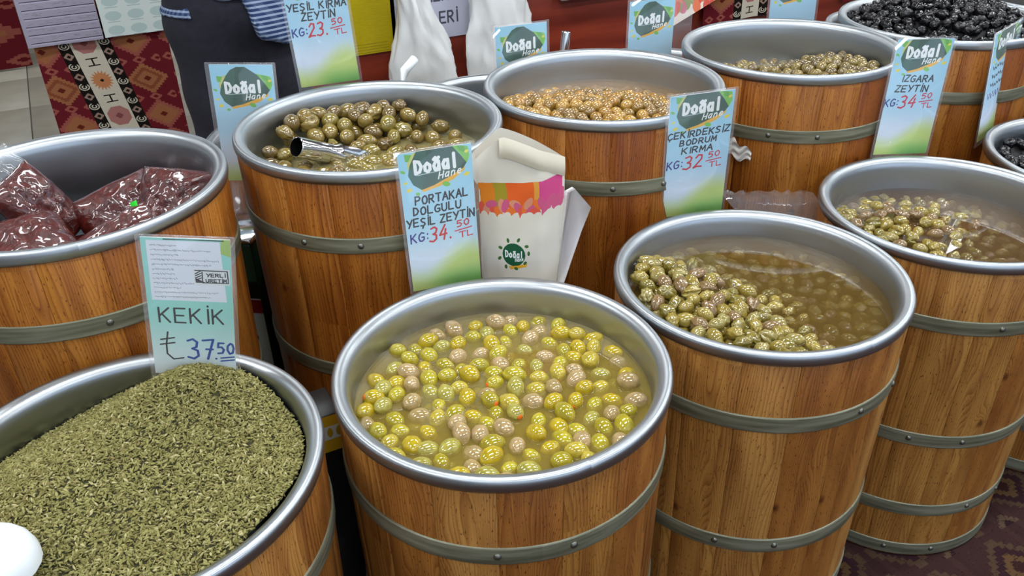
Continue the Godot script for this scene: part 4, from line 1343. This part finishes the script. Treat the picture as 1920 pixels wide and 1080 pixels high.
	part("mouth", done(mo, false), mat(Color(0.55, 0.28, 0.25), 0.5), p)

# ---------------------------------------------------------------- loose things
# a soft stuffed packet: w by h by d, wrinkled
func packet(w: float, h: float, d: float, sd: int) -> ArrayMesh:
	var n := FastNoiseLite.new()
	n.seed = sd
	n.frequency = 1.0
	n.fractal_octaves = 4
	n.fractal_type = FastNoiseLite.FRACTAL_RIDGED
	var st := begin()
	for side in [1, -1]:
		var pts := []
		for r in 29:
			for c in 29:
				var x := c / 14.0 - 1.0
				var y := r / 14.0 - 1.0
				var prof := pow(maxf(0.0, (1.0 - pow(absf(x), 3.5)) * (1.0 - pow(absf(y), 3.5))), 0.5)
				var z := d / 2 * prof * (1.0 + 0.34 * n.get_noise_3d(x * 0.8, y * 0.8, side * 3.0)) + 0.0008
				pts.append(Vector3(x * w / 2 * (1.0 - 0.06 * prof), -y * h / 2, side * z))
		sheet(st, pts, 29, side < 0)
	return done(st)

func red_packet(right: float, away: float, y: float, w: float, h: float, d: float, rot: Vector3, sd: int, label: String) -> Node3D:
	var t := thing("red_packet", label, "packet", seen("E", right, away, y))
	t.rotation = rot
	var m := mat(Color(0.38, 0.11, 0.085), 0.4)
	m.clearcoat_enabled = true
	m.clearcoat = 1.0
	m.clearcoat_roughness = 0.06
	m.normal_enabled = true
	m.normal_texture = M.wrinkle
	m.normal_scale = 0.5
	m.albedo_texture = noise_tex(0.06, 4, Color(0.6, 0.6, 0.6), Color(1, 1, 1), 128, sd)
	part("filled_bag", packet(w, h, d, sd), m, t)
	if sd == 51:
		var st := begin()
		var pts := []
		for r in 6:
			for c in 13:
				var x := c / 12.0 - 0.5
				pts.append(Vector3(x * w * 0.98, h / 2 - 0.004 + r * 0.009, 0.004 * sin(c * 1.7 + r * 0.8 + sd)))
		sheet(st, pts, 13, true)
		part("clear_end", done(st), M.film, t)
	return t

func make_small_things() -> void:
	red_packet(-0.105, 0.075, 0.845, 0.10, 0.145, 0.065, Vector3(-0.45, 0.5, 0.38), 51, "upright dark red packet with a clear crimped top, left in the barrel")
	red_packet(0.012, 0.125, 0.812, 0.15, 0.11, 0.06, Vector3(-0.7, 0.1, 0.25), 52, "dark red packet lying in the middle at the back of the others")
	var g := red_packet(0.125, 0.10, 0.83, 0.14, 0.14, 0.08, Vector3(-0.7, -0.45, -0.12), 53, "dark red packet with a bright green sticker")
	part("green_sticker", box_mesh(Vector3(0.016, 0.026, 0.0014), 0.0003, Vector3.ZERO), mat(Color(0.05, 0.80, 0.12), 0.5), g, Vector3(-0.052, -0.020, 0.050)).rotation = Vector3(0.25, -0.5, 0.25)
	red_packet(0.06, 0.02, 0.805, 0.15, 0.10, 0.06, Vector3(-1.0, -0.35, 0.55), 54, "dark red packet lying flat at the front, below the green sticker")
	red_packet(-0.095, -0.04, 0.815, 0.18, 0.13, 0.08, Vector3(-1.2, 0.1, 0.2), 55, "glittering dark red packet at the left front of the barrel")
	red_packet(0.02, 0.06, 0.760, 0.20, 0.16, 0.06, Vector3(-1.5, 0.1, 0.1), 56, "dark red packet at the bottom under the other packets")
	# steel scoop lying in the large olives
	var sc := thing("steel_scoop", "steel scoop with a hollow round handle lying on the large olives", "scoop", seen("F", -0.135, -0.035, 0.893))
	var dir := (seen("F", -0.135 + 0.60, -0.035 + 0.66, 0.893 - 0.45) - sc.position).normalized()
	sc.basis = Basis.looking_at(-dir, Vector3.UP)
	var st := begin()
	lathe(st, [Vector2(0.0178, 0.0), Vector2(0.019, 0.0005), Vector2(0.0195, 0.002), Vector2(0.0195, 0.06), Vector2(0.019, 0.085), Vector2(0.024, 0.10)], 28)
	var hd := part("handle", done(st), M.chrome, sc)
	hd.rotation.x = PI / 2
	var hs := begin()
	lathe(hs, [Vector2(0.0178, 0.0), Vector2(0.0176, 0.09), Vector2(0.0, 0.092)], 28, true)
	part("hollow", done(hs), mat(Color(0.08, 0.08, 0.085), 0.4, 0.6), hd)
	var pts := []
	var sb := begin()
	for face in 2:
		pts = []
		for r in 10:
			var f := r / 9.0
			var rad := lerpf(0.022, 0.046, smoothstep(0.0, 0.35, f)) - face * 0.0014
			for c in 17:
				var a := lerpf(-1.75, 1.75, c / 16.0) * lerpf(1.2, 0.72, f)
				pts.append(Vector3(sin(a) * rad, 0.012 - cos(a) * rad, 0.095 + f * 0.11 - (0.03 * (1.0 - cos(a)) if r == 9 else 0.0)))
		sheet(sb, pts, 17, face == 1)
	part("bowl", done(sb), M.chrome, sc)
	# white plastic scoop on the herb at the lower left corner
	var ws := thing("white_scoop", "white plastic scoop lying on the dried herb in the lower left corner", "scoop", seen("A", -0.088, -0.178, 0.738))
	var wb := begin()
	pts = []
	for r in 11:
		var f := r / 10.0
		var rad := 0.052 * sqrt(maxf(0.0, 1.0 - pow(f, 2.6)))
		for c in 24: pts.append(Vector3(cos(TAU * c / 24) * rad * 1.15, 0.05 * f, sin(TAU * c / 24) * rad))
	sheet(wb, pts, 24, true, true)
	part("bowl", done(wb), M.white_plastic, ws)
	var wh := begin()
	tube(wh, [Vector3(-0.04, 0.03, 0.0), Vector3(-0.10, 0.034, 0.02), Vector3(-0.17, 0.04, 0.04)], 0.011, 10)
	part("handle", done(wh), M.white_plastic, ws)
	# tin between two barrels
	var tin := thing("tin_can", "tall white and green tin in the dark gap beside the red packets barrel", "tin", at(0.195, FLOOR_STEP, 1.712))
	tin.rotation.y = -0.62
	part("body", box_mesh(Vector3(0.145, 0.475, 0.13), 0.006, Vector3(0, 0.2375, 0)), mat(Color(0.10, 0.25, 0.17), 0.35, 0.3), tin)
	var tim := Image.create(256, 700, false, Image.FORMAT_RGB8)
	tim.fill(Color(0.70, 0.74, 0.72))
	tim.fill_rect(Rect2i(0, 0, 256, 150), Color(0.13, 0.30, 0.22))
	tim.fill_rect(Rect2i(0, 150, 256, 75), Color(0.05, 0.05, 0.05))
	tim.fill_rect(Rect2i(0, 225, 256, 6), Color(0.7, 0.7, 0.7))
	tim.fill_rect(Rect2i(0, 231, 256, 60), Color(0.50, 0.08, 0.10))
	write(tim, "İn", 60, 250, 350, 120, 26, Color(0.05, 0.06, 0.06), 0.0, 0.15)
	var q := begin()
	quad(q, Vector3(-0.07, 0.080, 0.0655), Vector3(0.07, 0.080, 0.0655), Vector3(0.07, 0.468, 0.0655), Vector3(-0.07, 0.468, 0.0655))
	part("printed_label", done(q, false), tex_mat(tim, 0.35), tin)
	part("lid", box_mesh(Vector3(0.149, 0.012, 0.134), 0.004, Vector3(0, 0.478, 0)), M.chrome, tin)
	# paper sack with flower print wedged behind the stuffed olives
	paper_sack()
	# clear tray behind the cracked olives
	var tray := thing("clear_tray", "crumpled clear plastic tray behind the cracked olives", "tray", at(1.215, 0.655, 1.21))
	var tb := begin()
	pts = []
	for r in 7:
		for c in 21:
			var x := c / 20.0 - 0.5
			var rise: float = [0.0, 0.035, 0.055, 0.06, 0.052, 0.03, 0.0][r] * (1.0 - 0.55 * (x + 0.5))
			pts.append(Vector3(x * 0.26, rise + 0.006 * sin(c * 1.9 + r * 2.2) + (0.5 - x) * 0.03, 0.07 - r * 0.023))
	sheet(tb, pts, 21, true)
	part("film", done(tb), M.clear, tray)
	# tissue stuck on the barrel of brown olives
	var tis := thing("tissue", "scrap of white tissue stuck on the barrel of olive-brown olives", "tissue", at(1.478, 0.928, 1.4711))
	var ts := begin()
	pts = []
	for r in 9:
		for c in 13:
			var fx := c / 12.0
			var fy := r / 8.0
			var wide := lerpf(0.25, 1.0, sin(PI * clampf(0.25 + fx * 0.6, 0, 1)))
			var ang := lerpf(-1.25, -0.98, fx)
			var rad := body_r(0.13) + 0.003 + 0.007 * absf(sin(fx * 9.0 + fy * 7.0)) 
			var y := -0.160 - fx * 0.022 - (fy - 0.3) * 0.038 * wide - 0.006 * sin(fx * 13.0)
			pts.append(Vector3(sin(ang) * rad, y, cos(ang) * rad))
	sheet(ts, pts, 13)
	part("paper", done(ts), mat(Color(0.84, 0.83, 0.80), 0.9), tis)
	# ladle handles standing in the third row
	var la := thing("ladle", "steel ladle handle sticking up behind the orange-tan olives", "ladle", at(1.120, 0.56, 1.94))
	var ls := begin()
	lathe(ls, [Vector2(0.011, 0.0), Vector2(0.012, 0.002), Vector2(0.012, 0.34), Vector2(0.011, 0.342), Vector2(0.0, 0.342)], 16)
	lathe(ls, [Vector2(0.0, -0.05), Vector2(0.03, -0.045), Vector2(0.042, -0.02), Vector2(0.045, 0.0), Vector2(0.043, 0.0), Vector2(0.04, -0.018), Vector2(0.0, -0.046)], 20)
	part("handle", done(ls), M.chrome, la).rotation = Vector3(0.0, 0.0, -0.09)
	var wl := thing("white_ladle", "white plastic ladle handle showing above the rim below the white bag", "ladle", at(0.660, 0.60, 1.95))
	var wls := begin()
	tube(wls, [Vector3(0, 0, 0), Vector3(0.03, 0.2, -0.02), Vector3(0.05, 0.255, -0.03), Vector3(0.085, 0.275, -0.045)], 0.012, 10)
	part("handle", done(wls), M.white_plastic, wl)
	# small carton in the gap beside the herb barrel
	var car := thing("carton", "small yellow and white carton in the gap right of the dried herb", "carton", at(0.1935, 0.0, 1.092))
	var cim := Image.create(64, 256, false, Image.FORMAT_RGB8)
	cim.fill(Color(0.85, 0.66, 0.10))
	cim.fill_rect(Rect2i(0, 20, 64, 26), Color(0.85, 0.85, 0.80))
	for k in 4: blob(cim, Vector2(10 + k * 16, 33), 5, 9, Color(0.75, 0.6, 0.1))
	cim.fill_rect(Rect2i(0, 70, 64, 186), Color(0.06, 0.08, 0.08))
	part("body", box_mesh(Vector3(0.058, 0.63, 0.075), 0.003, Vector3(0, 0.315, 0)), mat(Color(0.10, 0.10, 0.10), 0.5), car)
	var cq := begin()
	quad(cq, Vector3(-0.0285, 0.37, 0.0381), Vector3(0.0285, 0.37, 0.0381), Vector3(0.0285, 0.629, 0.0381), Vector3(-0.0285, 0.629, 0.0381))
	part("printed_label", done(cq, false), tex_mat(cim, 0.4), car)

func sack_top(x: float) -> float:
	if x < 0.34: return lerpf(0.402, 0.462, pow(x / 0.34, 0.75))
	return lerpf(0.462, 0.405, pow((x - 0.34) / 0.66, 1.3))

func paper_sack() -> void:
	var t := thing("paper_sack", "white paper sack with orange and pink flower print behind the stuffed olives", "sack", at(0.630, 0.505, 1.185))
	t.rotation.y = -0.40
	var im := Image.create(384, 900, false, Image.FORMAT_RGB8)
	im.fill(Color(0.84, 0.82, 0.77))
	var band := 160
	for k in [[0.02, 0.20, Color(0.85, 0.50, 0.15)], [0.18, 0.34, Color(0.62, 0.56, 0.18)], [0.32, 0.66, Color(0.87, 0.38, 0.16)], [0.62, 0.68, Color(0.85, 0.60, 0.25)], [0.68, 0.97, Color(0.80, 0.30, 0.52)]]:
		im.fill_rect(Rect2i(int(k[0] * 384), band, int((k[1] - k[0]) * 384), 90), k[2])
	for k in 26: blob(im, Vector2(10 + k * 14.5, band + 95 + 18 * sin(k * 1.7)), 15, 26, [Color(0.85, 0.35, 0.28), Color(0.88, 0.45, 0.2), Color(0.82, 0.55, 0.45), Color(0.78, 0.35, 0.5)][k % 4 if k < 18 else 3], k * 0.5)
	for k in 14: blob(im, Vector2(20 + (k * 97) % 350, band + 125 + (k * 31) % 30), 17, 22, Color(0.84, 0.82, 0.77), k * 0.7)
	blob(im, Vector2(145, 430), 52, 44, Color(0.12, 0.34, 0.22), 0.4)
	poly(im, PackedVector2Array([Vector2(120, 475), Vector2(205, 470), Vector2(200, 482), Vector2(130, 488)]), Color(0.88, 0.66, 0.2))
	for k in 9: blob(im, Vector2(145 + 66 * cos(k * 0.72), 428 + 58 * sin(k * 0.72)), 6, 9, Color(0.25, 0.4, 0.2), k)
	write(im, "Doğal", 108, 190, 412, 24, 5, Color(0.93, 0.94, 0.93), 0.1)
	write(im, "Hane", 150, 190, 442, 14, 3, Color(0.93, 0.94, 0.93), 0.0)
	write(im, "Doğal", 90, 180, 525, 26, 6, Color(0.2, 0.22, 0.2), 0.1)
	for k in 3: im.fill_rect(Rect2i(60 + k * 10, 572 + k * 12, 200 - k * 30, 3), Color(0.45, 0.45, 0.43))
	write(im, "Doğal", 90, 180, 625, 26, 6, Color(0.2, 0.22, 0.2), 0.1)
	# front outline, bottom to top: left and right edges, with the mouth falling to the left
	var st := begin()
	var n := FastNoiseLite.new()
	n.seed = 4
	n.frequency = 1.0
	for face in 2:
		for r in 30:
			for c in 14:
				var qd := []
				var uv := []
				for k in [[r + 1, c], [r + 1, c + 1], [r, c + 1], [r, c]]:
					var f: float = 1.0 - k[0] / 30.0
					var x: float = k[1] / 14.0
					var ytop := sack_top(x)
					var y := f * ytop
					var l := -0.085 - 0.018 * smoothstep(0.37, 0.405, y)
					var w := 0.152 + 0.018 * smoothstep(0.37, 0.405, y)
					var z := 0.016 * sin(PI * clampf(x * 0.9 + 0.05, 0, 1)) + 0.004 * n.get_noise_2d(x * 3.0, y * 9.0)
					if x > 0.72: z -= (x - 0.72) * 0.10
					qd.append(Vector3(l + w * x, y, z if face == 0 else -0.03 - 0.2 * z))
					uv.append(Vector2(x, 1.0 - y / 0.462))
				if face == 0: quad(st, qd[0], qd[1], qd[2], qd[3], uv[0], uv[1], uv[2], uv[3])
				else: quad(st, qd[1], qd[0], qd[3], qd[2], Vector2(0.05, 0.05), Vector2(0.05, 0.1), Vector2(0.1, 0.1), Vector2(0.1, 0.05))
	for r in 30:   # the sides
		var y0 := r / 30.0
		var y1 := (r + 1) / 30.0
		for e in 2:
			var xs := []
			for f in [y0, y1]:
				var yy: float = f * sack_top(float(e))
				var l := -0.085 - 0.018 * smoothstep(0.37, 0.405, yy)
				var w := 0.152 + 0.018 * smoothstep(0.37, 0.405, yy)
				var z := 0.016 * sin(PI * 0.05) - (0.028 if e else 0.0)
				xs.append(Vector3(l + w * e, yy, z))
				xs.append(Vector3(l + w * e, yy, -0.03 - 0.2 * z))
			if e == 0: quad(st, xs[1], xs[0], xs[2], xs[3], Vector2(0.01, 0.05), Vector2(0.02, 0.05), Vector2(0.02, 0.06), Vector2(0.01, 0.06))
			else: quad(st, xs[0], xs[1], xs[3], xs[2], Vector2(0.01, 0.05), Vector2(0.02, 0.05), Vector2(0.02, 0.06), Vector2(0.01, 0.06))
	part("printed_sack", done(st), tex_mat(im, 0.6, 0.3), t)
	# folded rim of the mouth
	var fs := begin()
	var pts := []
	for r in 5:
		for c in 15:
			var x := 0.32 + 0.68 * c / 14.0
			var top := sack_top(x)
			pts.append(Vector3(-0.103 + 0.170 * x, top + 0.002 - r * 0.009, 0.016 * sin(PI * clampf(x * 0.9 + 0.05, 0, 1)) - maxf(0.0, x - 0.72) * 0.1 + 0.002 + 0.006 * sin(r * 0.78)))
	sheet(fs, pts, 15, false)
	part("folded_rim", done(fs), mat(Color(0.86, 0.83, 0.75), 0.7), t)
	# clear bag pulled out at the right side
	var cs := begin()
	cs.append_from(slab(PackedVector2Array([Vector2(0.05, 0.16), Vector2(0.07, 0.34), Vector2(0.085, 0.345), Vector2(0.118, 0.302), Vector2(0.10, 0.26), Vector2(0.055, 0.13)]), 0.012), 0, Transform3D(Basis(Vector3.UP, 0.35), Vector3(0.004, 0, 0.0)))
	part("plastic_lining", cs.commit(), pane(Color(0.97, 0.97, 0.98), 0.42, 0.10), t)
